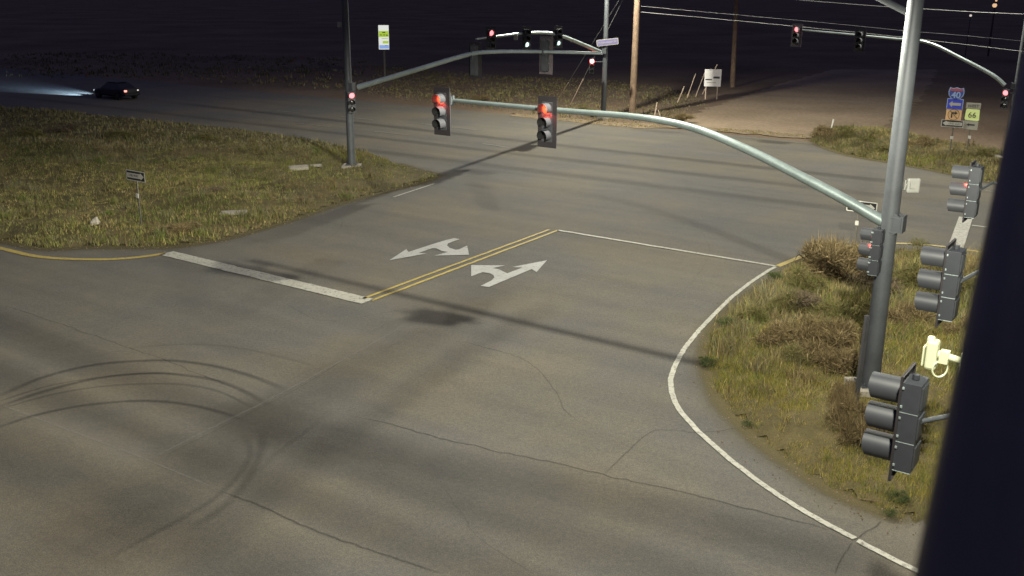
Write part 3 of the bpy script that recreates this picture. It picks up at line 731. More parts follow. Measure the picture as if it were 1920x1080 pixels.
def signal_pole(name, base, top, r0, r1, arm_pts, ra0, ra1, lum, label, lamp=None, pole_mat='polesteel', arm_mat='steel', lum_mat='polesteel', optics=(-2.0, 0.26), group='signal poles with curved mast arms'):
    B = np.array([base[0], base[1], 0.0])
    root = empty(name, B, label=label, cat='signal pole', group=group)
    pm = MAT[pole_mat]; am = MAT[arm_mat]
    o = MB().tube([B + Z * 0.40, B + Z * (top * 0.5), B + Z * top], [r0, (r0 + r1) / 2, r1], 24).tube([B + Z * top, B + Z * (top + .05)], [r1 * 1.06, r1 * .8], 24).build('pole', pm, root, True); off(o, B)
    mb = MB().box(B + Z * 0.17, 0.95, 0.95, 0.42); o = mb.build('foundation', MAT['concrete'], root, bevel=0.02); off(o, B)
    mb = MB().box(B + Z * 0.40, 0.58, 0.58, 0.04)
    for i in (-1, 1):
        for j in (-1, 1): mb.tube([B + np.array([i * .23, j * .23, .4]), B + np.array([i * .23, j * .23, .50])], 0.022, 8)
    o = mb.build('base_plate', pm, root); off(o, B)
    if arm_pts:
        P = resample(arm_pts, 5); n = len(P)
        o = MB().tube(P, list(np.linspace(ra0, ra1, n)), 20).build('mast_arm', am, root, True); off(o, B)
        d = P[1] - P[0]; d[2] = 0; d /= np.linalg.norm(d); sd = np.array([-d[1], d[0], 0])
        j = np.array([B[0], B[1], P[0][2]])
        mb = MB().box(j + d * (r0 * 0.9 + 0.08), 0.04, ra0 * 2.3, ra0 * 2.7, (d, sd, Z)).box(j + d * (r0 * 0.9 + 0.125), 0.04, ra0 * 2.3, ra0 * 2.7, (d, sd, Z))
        for zz in (-1, 1): mb.prism([(r0 * .3, -r0 * .98), (r0 * .9 + .06, -ra0 * 1.1), (r0 * .9 + .06, ra0 * 1.1), (r0 * .3, r0 * .98)], j + Z * (zz * ra0 * 1.15), d, sd, Z, .03)
        for s_ in (-1, 1): mb.prism([(r0 * .55, -ra0 * 1.9), (r0 * .9 + .06, -ra0 * 1.15), (r0 * .9 + .06, ra0 * 1.15), (r0 * .55, ra0 * 1.9)], j + sd * s_ * ra0 * 0.95, d, Z, sd, .03)
        o = mb.build('arm_bracket', pm, root); off(o, B)
    if lum:
        P = resample([np.array(p) for p in lum], 6)
        o = MB().tube(P, list(np.linspace(0.075, 0.045, len(P))) if lum_mat != 'arm_shaded' else 0.055, 40).build('lamp_arm', MAT[lum_mat], root, True); off(o, B)
        e = P[-1]; d = P[-1] - P[-2]; d[2] = 0; d /= np.linalg.norm(d); sd = np.array([-d[1], d[0], 0])
        lo = MB().prism([(-.05, -.10), (.15, -.16), (.62, -.17), (.70, 0), (.62, .17), (.15, .16), (-.05, .10)], e + Z * .05, d, sd, Z, 0.11).build('luminaire', MAT['housing'], root, bevel=.02); off(lo, B)
        le = MB().box(e + d * .38 - Z * .068, .40, .26, .012, (d, sd, Z)).build('lamp_lens', MAT['lampl'], lo); off(le, B)
        if lamp:
            ld = bpy.data.lights.new('street_light', 'SPOT'); ld.energy = lamp; ld.color = LAMP_COL
            ld.spot_size = math.radians(168); ld.spot_blend = 0.35; ld.shadow_soft_size = 0.17
            batwing(ld, optics[0], optics[1], d if lum_mat == 'arm_shaded' else None)
            l = bpy.data.objects.new('street_light', ld); COL.objects.link(l); l.location = Vector(tuple(e + d * .38 - Z * .16 - B)); l.parent = root
    return root

R = g(1628, 747); L = g(660, 322); Fp = g(1131, 222); FR = g(1886, 305)
def armpts(P, d, px):
    P3 = np.array([P[0], P[1], 0.0]); return [inplane(x, y, P3, d) for x, y in px]
def rot2(dg): r = math.radians(-35 + dg); return np.array([math.cos(r), math.sin(r), 0.0])
nU = -U
# right median pole
aR = armpts(R, nU, [(1655, 415), (1580, 372), (1500, 330), (1400, 280), (1300, 240), (1200, 220), (1060, 208), (930, 196), (838, 187)])
aR = [aR[0] + U * 0.1] + aR
Rb = R * [1, 1, 0]
lumR = [Rb + Z * 9.0 - U * .12, Rb - U * .9 + Z * 9.35 + V * .03, Rb - U * 2.6 + Z * 10.1 + V * .08, Rb - U * 4.6 + Z * 10.75 + V * .14, Rb - U * 6.2 + Z * 11.0 + V * .18]
signal_pole('signal_pole', R, 11.0, 0.215, 0.165, aR, 0.145, 0.056, lumR, 'tall grey pole standing in the bushy right median with the longest curved arm reaching left', LAMP_W, arm_mat='armsteel')
# left median pole
dL = rot2(10)
aL = armpts(L, dL, [(672, 163), (700, 155), (800, 125), (880, 102), (930, 97), (1010, 97), (1130, 100)])
signal_pole('signal_pole', L, 13.0, 0.21, 0.155, aL, 0.15, 0.06, None, 'grey pole on the grassy left median with its arm rising to the right')
# far corner pole
dF = g(800, 336) - Fp; dF[2] = 0; dF /= np.linalg.norm(dF)
aF = armpts(Fp, dF, [(1125, 97), (1090, 82), (1060, 70), (1030, 62), (985, 62), (940, 67), (893, 73)])
F0 = Fp * [1, 1, 0]
signal_pole('signal_pole', Fp, 13.0, 0.20, 0.15, aF, 0.14, 0.05, [F0 + Z * 10, F0 + dF * .8 + Z * 10.7, F0 + dF * 2.4 + Z * 12.2, F0 + dF * 4 + Z * 13.0], 'pale pole at the far corner behind the bright red signal, with a street name sign', LAMP_W * 2.6, optics=(-1.0, 0.5))
# far right pole
aX = armpts(FR, nU, [(1884, 160), (1860, 140), (1800, 108), (1740, 80), (1680, 73), (1600, 65), (1492, 55)])
X0 = FR * [1, 1, 0]
signal_pole('signal_pole', FR, 13.0, 0.20, 0.15, aX, 0.12, 0.045, [X0 + Z * 10, X0 - U * .8 + Z * 10.7, X0 - U * 2.4 + Z * 12.2, X0 - U * 4 + Z * 13.0], 'dark pole at the far right beyond the route signs, arm running left', LAMP_W * 1.5, optics=(-1.0, 0.5))
# near pole: the camera hangs on it; its lamp arm fills the right edge of the view
N0 = np.array([0.02, 0.20, 0.0])
def camc(x, y, depth): return CAMP + ray(x, y) * depth
tA = camc(1821, 1080, 1.04); tB = camc(1962, 140, 2.15)
dAB = tB - tA
tube = [tA - dAB * 0.42 - Z * 0.10, tA - dAB * 0.2 - Z * .02, tA, tA + dAB * .35 + Z * .012, tA + dAB * .7 + Z * .01, tB, tB + dAB * 0.9 + Z * .25, tB + dAB * 2.0 + Z * 1.1, tB + dAB * 3.0 + Z * 1.7]
print('near lamp at', tube[-1])
N0 = np.array([tube[0][0] - 0.03, tube[0][1] - 0.06, 0.0])
sgn = 0.30
aN = [N0 + Z * 3.9 + np.array([.1, .2, 0]), g(1795, 768, 4.95) * 0 + np.array([1.6, 3.4, 4.35]), np.array([3.3, 6.6, 4.7])] + [g(1797, 768, 4.93) + U * sgn, g(1846, 515, 5.3) + U * sgn, g(1862, 344, 5.5) + U * sgn, g(1866, 330, 5.5) + U * sgn]
rootN = signal_pole('signal_pole', N0, tube[0][2] + 0.05, 0.20, 0.14, aN, 0.12, 0.05, tube, 'near pole whose shaded lamp arm fills the right edge of the view', LAMP_W * 1.3, 'darksteel', 'steel', 'arm_shaded')

# ------------------------------------------------------------------ signal heads
def signal_head(P, face, n=3, dim=False, lit=(0,), litmat='red', plate='plate', plate_w=0.60, plate_m=0.16, label='', group='traffic signals', bracket=None, visor_len=0.26, tilt=0.0, scale=1.0, glow=0.0):
    root = empty('traffic_signal', P, yaw_for(face), label=label, cat='traffic signal', group=group)
    root.rotation_euler[1] = tilt; root.scale = (scale,) * 3
    H = 0.355 * n
    hb = MB()
    for i in range(n):
        zc0 = H / 2 - 0.355 * (i + .5)
        hb.box((0, 0.115, zc0), 0.34, 0.21, 0.345)
        hb.box((0, 0.225, zc0), 0.26, 0.02, 0.26)
    hb.tube([(0, .115, H / 2), (0, .115, H / 2 + .06)], .04, 10).tube([(0, .115, -H / 2), (0, .115, -H / 2 - .05)], .035, 10)
    lb = hb; nf = len(hb.f)
    for i in range(n):
        zc0 = H / 2 - 0.355 * (i + .5)
        for q in (-.11, .11): lb.box((-.176, .02, zc0 + q), .012, .05, .035).box((.176, .02, zc0 + q), .012, .05, .03)
        lb.box((-.165, -.01, zc0 + .02), .02, .03, .02)
        lb.box((0, .115, zc0 - .1775), .345, .205, .006)
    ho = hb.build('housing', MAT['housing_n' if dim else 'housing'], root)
    ho.data.materials.append(MAT['steel'] if dim else MAT['polesteel'])
    for pf in ho.data.polygons:
        if pf.index >= nf: pf.material_index = 1
    bv = ho.modifiers.new('bevel', 'BEVEL'); bv.width = .004; bv.segments = 2; bv.limit_method = 'ANGLE'
    if plate:
        x, zz = plate_w / 2, H / 2 + plate_m; hx, hz = 0.172, H / 2 + .002; c = .05
        mb = MB()
        # frame around the housing: four boards
        mb.box((0, .02, (zz + hz) / 2), 2 * x, .006, zz - hz).box((0, .02, -(zz + hz) / 2), 2 * x, .006, zz - hz)
        for s in (-1, 1):
            mb.box((s * (x + hx) / 2, .02, 0), x - hx, .006, 2 * hz)
            mb.box((s * (x - .01), .033, 0), .012, .02, 2 * zz - .02)
        for s in (-1, 1): mb.box((0, .033, s * (zz - .01)), 2 * x - .04, .02, .012)
        mb.build('backplate', MAT[plate], root)
    for i in range(n):
        zc0 = H / 2 - 0.355 * (i + .5)
        # tunnel visor, open along the bottom
        r = 0.158; a0, a1 = math.radians(-38), math.radians(218); k = 26; vs = []; fs = []
        for q in range(k + 1):
            a = a0 + (a1 - a0) * q / k
            ca, sa = math.cos(a), math.sin(a)
            ext = visor_len * (0.86 + 0.14 * max(0, min(1, (sa + 0.9) / 1.2)))
            for rr in (r, r - 0.006):
                vs.append((rr * ca, 0.005, zc0 + rr * sa)); vs.append((rr * ca, -ext, zc0 + rr * sa))
        for q in range(k):
            b = q * 4; c_ = b + 4
            fs += [(b, b + 1, c_ + 1, c_), (b + 2, c_ + 2, c_ + 3, b + 3), (b + 1, b + 3, c_ + 3, c_ + 1)]
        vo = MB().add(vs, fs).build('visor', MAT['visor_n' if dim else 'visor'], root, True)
        vo.data.materials.append(MAT['black'])
        for pf in vo.data.polygons:
            c3 = pf.center; rad_ = math.hypot(c3.x, c3.z - zc0)
            if rad_ < r - 0.0045: pf.material_index = 1
        on = i in lit
        lm = MAT[litmat] if on else MAT['lens_off']
        kk = 28; vs = [(0, -.022, zc0)]
        for rr, yy in ((.09, -.017), (.145, 0.0)):
            vs += [(rr * math.cos(t), yy, zc0 + rr * math.sin(t)) for t in np.linspace(0, 2 * math.pi, kk, endpoint=False)]
        fs = [(0, 1 + j, 1 + (j + 1) % kk) for j in range(kk)] + [(1 + j, 1 + kk + j, 1 + kk + (j + 1) % kk, 1 + (j + 1) % kk) for j in range(kk)]
        MB().add(vs, fs).build('lens', lm, root, True)
        if on and glow:
            ld = bpy.data.lights.new('signal_light', 'SPOT'); ld.energy = glow; ld.color = (1, .06, .04) if 'red' in litmat else (.4, 1, .8)
            ld.spot_size = math.radians(172); ld.spot_blend = .3; ld.shadow_soft_size = .08
            l = bpy.data.objects.new('signal_light', ld); COL.objects.link(l); l.parent = root; l.location = (0, -.03, zc0); l.rotation_euler = (math.radians(90 - 6), 0, 0)
    if bracket is not None:
        # bracket is a list of world points; bring to local frame
        Mi = (Matrix.Translation(Vector(tuple(map(float, P)))) @ Matrix.Rotation(root.rotation_euler[2], 4, 'Z')).inverted()
        pts = [tuple(Mi @ Vector(tuple(map(float, q)))) for q in bracket]
        mb = MB().tube(pts, 0.030, 10); a, b = np.array(pts[-2]), np.array(pts[-1]); t = (b - a) / np.linalg.norm(b - a)
        mb.tube([b - t * .06, b], .045, 12)
        if not dim: mb.box(b, .10, .16, .24).box(b, .16, .05, .30)
        mb.build('bracket', MAT['polesteel'], root, True)
    return root
def near_arm(arm, s):
    """point at fraction s along a list of points"""
    P = smoothpath(arm, 6); i = s * (len(P) - 1); k = int(i); k = min(k, len(P) - 2); return P[k] + (P[k + 1] - P[k]) * (i - k)
def arm_at_x(arm, x):
    P = smoothpath(arm, 12); return min(P, key=lambda p: abs(proj(p)[0] - x))
def zfix(P, y):   # move vertically so that the point shows at picture row y
    return np.array([P[0], P[1], vert(P, y)])
# right pole's arm
pt = arm_at_x(aR, 845); P1 = zfix(pt - V * .50 + U * .0, 209)
signal_head(P1, -V, label='signal at the very tip of the long near arm, red lamp lit', glow=110, bracket=[P1 + V * .2 + Z * .05, pt, pt - V * .02])
pt = arm_at_x(aR, 1040); P2 = zfix(pt - V * .50 + U * .12, 229)
signal_head(P2, -V, label='signal with dark backplate midway along the long near arm, red lit', glow=110, bracket=[P2 + V * .2, pt + V * .01])
rp = np.array([R[0], R[1], 0])
Ps = aty(1634, 470, R[1] - 0.1); Ps[2] = vert(Ps, 470)
signal_head(Ps, -U, dim=True, plate=None, label='signal fixed low on the big right pole, facing left, red glow in its top visor', glow=130, bracket=[Ps + U * .2, rp + Z * Ps[2] - U * .1])
# left pole
Pl = aty(660, 193, L[1] - .35); Pl = zfix(Pl, 192)
signal_head(Pl, rot2(0) * .75 - V * .66, plate='plate', plate_w=.42, plate_m=.03, litmat='redpink', label='signal fixed to the left median pole below its arm, small pale red light', bracket=[Pl - U * .1 + Z * .3, np.array([L[0], L[1], Pl[2] + .3])])
for x, y, lab in ((883, 113, 'back of a dim signal hanging from the rising part of the left pole arm'), (1015, 104, 'pale framed back of the signal hanging mid arm from the left pole')):
    pt = arm_at_x(aL, x); Pn = zfix(pt + V * .28, y)
    signal_head(Pn, V, n=4, lit=(), plate='plate2' if x > 900 else 'plate', plate_w=.74, plate_m=.16, label=lab, bracket=[Pn - V * .22, pt])
# bright red at the far corner pole
Pf = aty(1110, 118, Fp[1] - .3); Pf = zfix(Pf, 124)
signal_head(Pf, -Pf / np.linalg.norm(Pf[:2]) * [1, 1, 0], plate=None, litmat='redstar', label='brightest red signal, glaring beside the far corner pole', glow=220, bracket=[Pf + V * .2 + Z * .3, np.array([Fp[0], Fp[1], Pf[2] + .3])])
for x, y, lit, lm, lab in ((916, 74, (0,), 'redpink', 'signal at the tip of the far corner arm showing a pale red light'),
                           (982, 72, (2,), 'greenl', 'signal at the crest of the far corner arm, white green light at its foot'),
                           (1041, 70, (2,), 'greenl', 'signal nearest the far corner pole on its arm, white green light below')):
    pt = arm_at_x(aF, x); Pn = zfix(pt + U * .25, y)
    signal_head(Pn, U * .8 - V * .6, lit=lit, litmat=lm, label=lab, bracket=[Pn - U * .2, pt])
# far right arm
for x, y, lit, lab in ((1495, 66, (0,), 'signal at the left tip of the far right arm, red lit, pale backplate'), (1615, 76, (), 'unlit dark signal between the far right arm tip and the big pole')):
    pt = arm_at_x(aX, x); Pn = zfix(pt - V * .28, y)
    signal_head(Pn, -V, lit=lit, litmat='redpink', plate='plate2' if lit else 'plate', plate_w=.66, label=lab, bracket=[Pn + V * .2, pt], glow=3 if lit else 0)
Px = zfix(aty(1884, 186, FR[1] - .3), 186)
signal_head(Px, -V, plate=None, litmat='redpink', label='signal on the far right pole below its arm with a small red light', bracket=[Px + V * .2 + Z * .3, np.array([FR[0], FR[1], Px[2] + .3])])
# near arm heads seen from the side
near = ((1690, 790, 4.83, (1800, 768, 4.93), 'nearest and largest grey signal, seen from its side at lower right'),
        (1772, 530, 5.30, (1846, 514, 5.30), 'middle grey signal seen from its side, bracket ending in a bright cap'),
        (1817, 358, 5.44, (1866, 343, 5.50), 'topmost of the three side-seen signals, red glow on its middle visor'))
for i, (x, y, z, b, lab) in enumerate(near):
    Pn = g(x, y, z) + U * -.02; e = g(*b)
    e = np.array([e[0], e[1], Pn[2] + (0.06 if i else 0.02)])
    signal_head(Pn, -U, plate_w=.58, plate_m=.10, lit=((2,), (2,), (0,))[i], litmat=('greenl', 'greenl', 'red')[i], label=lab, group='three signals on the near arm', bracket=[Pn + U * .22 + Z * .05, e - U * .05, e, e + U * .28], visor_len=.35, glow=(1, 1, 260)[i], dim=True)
    root = None

# ------------------------------------------------------------------ detectors and cameras
def detector(px, py, Y, label, stub_to=None, s=1.0):
    P = aty(px, py, Y); root = empty('traffic_detector', P, label=label, cat='detector', group='small detector boxes')
    MB().box((0, 0, 0), .30 * s, .10 * s, .34 * s).build('enclosure', MAT['whitebox'], root, bevel=.04 * s)
    if stub_to is not None:
        d = np.array(stub_to) - P
        MB().tube([(0, .0, 0), tuple(d * .6), tuple(d)], .022 * s, 8).box(tuple(d), .03, .1 * s, .22 * s).build('bracket', MAT['whitebox'], root)
        MB().box(tuple(d * .22 - np.array([0, .05, 0])), .1 * s, .06 * s, .12 * s).build('swivel', MAT['whitebox'], root)
    return root
detector(1712, 348, R[1] - .1, 'white square detector box on a short stub right of the big pole', np.array([R[0] + .20, R[1] - .1, aty(1690, 346, R[1] - .1)[2]]))
detector(637, 46, L[1], 'small pale box high on the left side of the left pole', np.array([L[0] - .17, L[1], aty(645, 48, L[1])[2]]), 0.8)
pt = arm_at_x(aF, 967); detector(967, 70, pt[1] - .1, 'white detector hanging between the pale red and green far signals', pt, 0.9)
pt = arm_at_x(aF, 1072); detector(1072, 76, pt[1] - .1, 'white detector on the far corner arm next to the bright red light', pt, 0.7)

# overexposed white detector camera on the near arm
Cc = g(1748, 664, 5.35); root = empty('detector_camera', Cc, yaw_for(-U), label='glaring white detector camera with a cable loop above the nearest grey signal', cat='camera')
def wl(P): 
    Mi = (Matrix.Translation(Vector(tuple(map(float, Cc)))) @ Matrix.Rotation(root.rotation_euler[2], 4, 'Z')).inverted(); return tuple(Mi @ Vector(tuple(map(float, P))))
MB().box((0, 0, 0), .16, .13, .36).box((0, -.03, .17), .10, .09, .10).build('camera_body', MAT['litwhite'], root, bevel=.03)
MB().box((0, -.085, -.02), .19, .02, .24).build('hood', MAT['litwhite'], root, bevel=.008)
Ce = g(1805, 678, 5.35)
MB().tube([wl(g(1756, 664, 5.35)), wl(g(1775, 668, 5.35)), wl(Ce)], [.055, .045, .04], 12).box(wl(g(1771, 669, 5.35)), .13, .10, .14).box(wl(Ce), .2, .03, .24).build('bracket', MAT['litwhite'], root, True)
lp = []
lc = g(1762, 692, 5.2)
for t in np.linspace(0, 2 * math.pi, 25):
    lp.append(wl(lc + (_rt * math.cos(t) * .088 + np.array([0, 0, 1]) * math.sin(t) * .10)))
MB().tube(lp, .011, 8, False).build('cable', MAT['litwhite'], root, True)

# ------------------------------------------------------------------ signs
def sign_root(P, face, label, name='road_sign', group=None, cat='road sign', roll=0.0):
    r = empty(name, P, yaw_for(face), label=label, cat=cat, group=group); r.rotation_euler[1] = roll; return r
Xh, Yh, Nh = np.array([1., 0, 0]), Z, np.array([0, -1., 0])
def rrect(w, h, r=.03, k=4):
    o = []
    for cx, cy, a0 in ((w / 2 - r, h / 2 - r, 0), (-w / 2 + r, h / 2 - r, 90), (-w / 2 + r, -h / 2 + r, 180), (w / 2 - r, -h / 2 + r, 270)):
        for q in range(k + 1):
            a = math.radians(a0 + 90 * q / k); o.append((cx + r * math.cos(a), cy + r * math.sin(a)))
    return o
def board(root, name, pts, cx, z, mat, y=0.0, t=0.004):
    return MB().prism(pts, (cx, y, z), Xh, Yh, Nh, t).build(name, MAT[mat], root)
ARROW = [(-.5, 0), (-.22, .34), (-.22, .15), (.5, .15), (.5, -.15), (-.22, -.15), (-.22, -.34)]
def arrowpts(w, h, flip=1): return [(flip * a * w, b * h) for a, b in ARROW]
def post(root, z0, z1, x=0, y=.03, r=.03, mat='post'):
    return MB().box((x, y, (z0 + z1) / 2), r * 2, r * 1.4, z1 - z0).build('post', MAT[mat], root)
def one_way(root, cx, z, w, h, flip, y=0.0):
    p = board(root, 'one_way_plate', rrect(w, h, .03), cx, z, 'signw', y, .004)
    board(root, 'black_field', rrect(w * .93, h * .84, .02), cx, z, 'signk', y - .004, .003)
    aw, ah = w * .88, h * .95
    pts = [(-.5, 0), (-.30, .36), (-.30, .24), (.5, .24), (.5, -.24), (-.30, -.24), (-.30, -.36)]
    board(root, 'arrow', [(flip * a * aw, b * ah) for a, b in pts], cx, z, 'signw', y - .008, .003)
    text_mesh('lettering', 'ONE WAY', h * .38, MAT['signk'], root, cx + flip * w * .10, y - .0125, z, xs=.9)
# one way on the left median
P = g(265, 432); zt = vert(P, 330)
r = sign_root(P, -V, 'ONE WAY sign with right arrow on a thin post in the left median', group='one way signs on posts')
post(r, 0, zt + .15, r=.028); one_way(r, 0, zt, 1.22, .42, -1)
zr = vert(P, 367); MB().box((0, -.02, zr), .14, .02, .18).build('reflector', MAT['signw'], r)
# one way near the big pole
P = g(1598, 500); zt = vert(P, 386)
r = sign_root(P, -V, 'ONE WAY sign on a post half hidden behind the long curved arm at right', group='one way signs on posts')
post(r, 0, zt + .1, r=.03); one_way(r, .1, zt - .02, 1.05, .40, -1)
zr = vert(P, 418); MB().box((0, -.02, zr), .12, .02, .16).build('reflector', MAT['signw'], r)
# interstate assembly
P = g(1780, 292)
def zz(y): return vert(P, y)
def ox(px, y, z, PP):  # local x for a picture column
    Q = inplane(px, y, np.array([PP[0], PP[1], 0]), U); return float((Q - np.array([PP[0], PP[1], 0])) @ U)
r = sign_root(P, -V, 'sign stack with 40 shield, blue arrow, no right turn and ONE WAY', group='route sign stacks')
post(r, 0, zz(172), r=.035)
z40 = zz(176); c = ox(1793, 176, 0, P)
sh = [(-.38, .36), (-.20, .31), (0, .37), (.20, .31), (.38, .36), (.44, .10), (.40, -.10), (.28, -.27), (0, -.40), (-.28, -.27), (-.40, -.10), (-.44, .10)]
board(r, 'shield', sh, c, z40, 'signbl')
board(r, 'shield_field', [(a * .88, b * .88) for a, b in sh], c, z40, 'shieldb', -.004, .003)
board(r, 'red_band', [(-.33, .15), (-.345, .30), (-.19, .265), (0, .315), (.19, .265), (.345, .30), (.33, .15)], c, z40, 'signr', -.007, .003)
text_mesh('lettering', '40', .50, MAT['signbl'], r, c, -.0115, z40 - .09, bold=.012)
zb = zz(195.5); c = ox(1790.5, 195, 0, P)
board(r, 'blue_plate', rrect(.90, .64, .04), c, zb, 'signbl'); board(r, 'blue_field', rrect(.82, .56, .03), c, zb, 'signb', -.004, .003)
board(r, 'arrow', arrowpts(.66, .52), c, zb, 'signw', -.008, .003)
zn = zz(215); c = ox(1788, 215, 0, P)
board(r, 'no_turn_plate', rrect(.86, .74, .03), c, zn, 'peach')
ring = MB()
cir = [(.31 * math.cos(t), .31 * math.sin(t)) for t in np.linspace(0, 2 * math.pi, 33)]
for rr, tt in ((.31, .022),):
    ring.tube([(c + a, -.004, zn + b) for a, b in cir], .014, 6, False)
ring.box((c, -.006, zn), .60, .006, .03, (np.array([.707, 0, -.707]), np.array([0, 1., 0]), np.array([.707, 0, .707])))
ring.build('ban_ring', MAT['signk'], r)
board(r, 'turn_arrow', [(-.14, -.20), (-.14, .13), (.06, .13), (.06, .20), (.22, .09), (.06, -.02), (.06, .05), (-.06, .05), (-.06, -.20)], c, zn, 'signk', -.010, .003)
zo = zz(232); c = ox(1785.5, 232, 0, P)
one_way(r, c, zo, 1.24, .42, 1)
MB().box((0, -.02, zz(258)), .17, .02, .17).build('reflector', MAT['signw'], r)
# 66 assembly
P = g(1812, 290)
r = sign_root(P, -V, 'sign stack with grey direction plate, yellow green 66 and grey arrow plate', group='route sign stacks')
post(r, 0, zz(200), r=.035)
z1 = zz(199); c = ox(1825, 199, 0, P); board(r, 'direction_plate', rrect(.82, .40, .03), c, z1, 'signg'); text_mesh('lettering', 'WEST', .24, MAT['plate'], r, c, -.0065, z1)
z2 = zz(215.5); c = ox(1823, 215, 0, P)
board(r, 'route_plate_edge', rrect(.86, .74, .03), c, z2, 'signk'); board(r, 'route_plate', [(-.38, .28), (-.30, .35), (.38, .33), (.41, -.28), (.34, -.34), (-.34, -.31), (-.40, -.24)], c, z2, 'lime', -.004, .003)
text_mesh('lettering', '66', .46, MAT['signk'], r, c, -.0085, z2 - .02)
z3 = zz(234); c = ox(1820, 234, 0, P); board(r, 'arrow_plate', rrect(.80, .56, .03), c, z3, 'signg'); board(r, 'arrow', arrowpts(.44, .30), c, z3, 'signk', -.004, .003)
MB().box((.04, -.02, zz(257)), .17, .02, .17).build('reflector', MAT['signw'], r)
# street name sign on the far pole
Ps_ = aty(1139, 79, Fp[1] - .3)
r = sign_root(Ps_, np.array([-.18, -.98, 0]), 'bluish street name sign mounted on the far corner pole', name='street_name_sign', cat='street sign', roll=math.radians(-7))
board(r, 'panel', rrect(1.60, .46, .04), 0, 0, 'signg'); board(r, 'blue_field', rrect(1.52, .38, .03), 0, 0, 'streetb', -.004, .003)
text_mesh('lettering', 'Mohave Airport Dr', .20, MAT['signg'], r, 0, -.0085, 0, xs=.86)
# real estate style sign beyond the dirt track
P = g(1334, 186); zt = vert(P, 146)
r = sign_root(P, np.array([-.19, -.98, 0]), 'square white board on legs beside the leaning stakes beyond the road', cat='notice board', name='notice_board')
board(r, 'panel', rrect(1.46, 1.50, .01), 0, zt, 'boardw', 0, .02)
for x in (-.55, .45): MB().box((x, .06, (zt - .1) / 2), .09, .06, zt + .9).build('leg', MAT['stake'], r)
MB().box((-.35, -.004, zt - .16), .58, .004, .10).build('dark_line', MAT['signk'], r)
MB().box((.33, -.004, zt + .03), .56, .004, .17).build('grey_line', MAT['housing'], r)
MB().box((-.1, -.004, zt - .42), .8, .004, .05).build('faint_line', MAT['signg'], r)
# backlit pylon sign far off
P = g(722, 148); zt = vert(P, 70)
r = sign_root(P, np.array([.13, -.99, 0]), 'tall backlit white and yellow green sign standing alone in the dark', name='pylon_sign', cat='lit sign')
board(r, 'cabinet', rrect(1.22, 2.62, .05), 0, zt, 'black', .06, .30)
board(r, 'white_face', rrect(1.08, 2.48, .02), 0, zt, 'adw', .0, .05)
board(r, 'green_band', rrect(1.04, .62, .02), 0, zt + .34, 'adg', -.006, .004)
board(r, 'green_band', rrect(.62, .26, .02), .18, zt - .50, 'adg', -.006, .004)
board(r, 'blue_band', rrect(1.0, .36, .02), .02, zt - .98, 'adb', -.006, .004)
for x, z_, w_, h_ in ((.02, .50, .34, .12), (-.28, .24, .26, .09), (.06, .24, .22, .09), (.34, .22, .20, .12), (.25, -.86, .28, .05), (.12, -.12, .7, .03)):
    board(r, 'dark_stroke', rrect(w_, h_, .01), x, zt + z_, 'add', -.012, .004)
post(r, 0, zt - 1.3, 0, .2, .10)
# marker posts and stakes
def stake(a, b, h, label, name='marker_post', cat='marker post', rr=.045, mat='stake', grp='thin stakes beyond the road'):
    P = g(*a); Q = aty(b[0], b[1], P[1] + .2)
    o = MB().tube([P - Z * .05, Q], rr, 8).build(name, MAT[mat]); o.data.transform(Matrix.Translation(-Vector(tuple(P)))); o.location = Vector(tuple(P))
    return tag(o, label, cat, grp)
stake((1270, 192), (1283, 162), 0, 'leftmost of the leaning pale stakes left of the white board')
stake((1288, 183), (1304, 139), 0, 'tallest leaning stake, second left of the white board')
stake((1304, 181), (1321, 137), 0, 'leaning stake touching the left edge of the white board')
stake((1317, 176), (1345, 121), 0, 'leaning stake crossing behind the white board, poking out above it')
stake((1227, 219), (1232, 192), 0, 'short upright stake left of the tripod like pair at the road edge')
stake((1239, 220), (1234, 206), 0, 'shortest stake leaning against its neighbour at the road edge', rr=.03)
stake((1557, 246), (1563, 224), 0, 'white marker post at the left end of the sign verge', mat='signw', rr=.055, grp='marker post on verge')
stake((1180, 216), (1184, 160), 0, 'slim pale rod standing close beside the nearer wooden pole', rr=.05)
# steel post beside the big pole
P = g(1600, 792); zt = vert(P, 592)
o = MB().box((0, 0, zt / 2), .09, .07, zt).box((.0, -.04, zt - .3), .05, .02, .4).build('steel_post', MAT['darksteel']); o.location = Vector((P[0], P[1], 0)); o.rotation_euler = (0, math.radians(1.0), .4)
tag(o, 'bare grey steel post leaning in the grass just left of the big pole', 'post')

# ------------------------------------------------------------------ wooden utility poles, guys, wires
def utility(base_px, top_px_x, r, label, guys):
    P = g(*base_px); Bp = np.array([P[0], P[1], 0.0]); T = aty(top_px_x[0], top_px_x[1], P[1]); 
    T = Bp + (T - Bp) * (12.8 / max(T[2], 1)) if T[2] < 12.8 else T
    root = empty('utility_pole', Bp, label=label, cat='utility pole', group='wooden poles beyond the road')
    o = MB().tube([Bp - Z * .1, (Bp + T) / 2, T], [r, r * .9, r * .78], 14).build('pole', MAT['wood'], root, True); off(o, Bp)
    o = MB().box(T - Z * .9, 2.4, .12, .14, (U, V, Z)).build('crossarm', MAT['wood'], root); off(o, Bp)
    for q in (-1, 0, 1):
        c = T - Z * .83 + U * q * 1.05; o = MB().tube([c, c + Z * .1, c + Z * .2], [.05, .07, .03], 8).build('insulator', MAT['concrete'], root); off(o, Bp)
    for a, b in guys:
        A = g(*a); E = Bp + (T - Bp) * .85; o = MB().tube([A, E], .012, 5).build('guy_wire', MAT['wire'], root); off(o, Bp)
        t = (E - A) / np.linalg.norm(E - A); o = MB().tube([A, A + t * b], .035, 8).build('guy_guard', MAT['stake'], root); off(o, Bp)
    return Bp, T
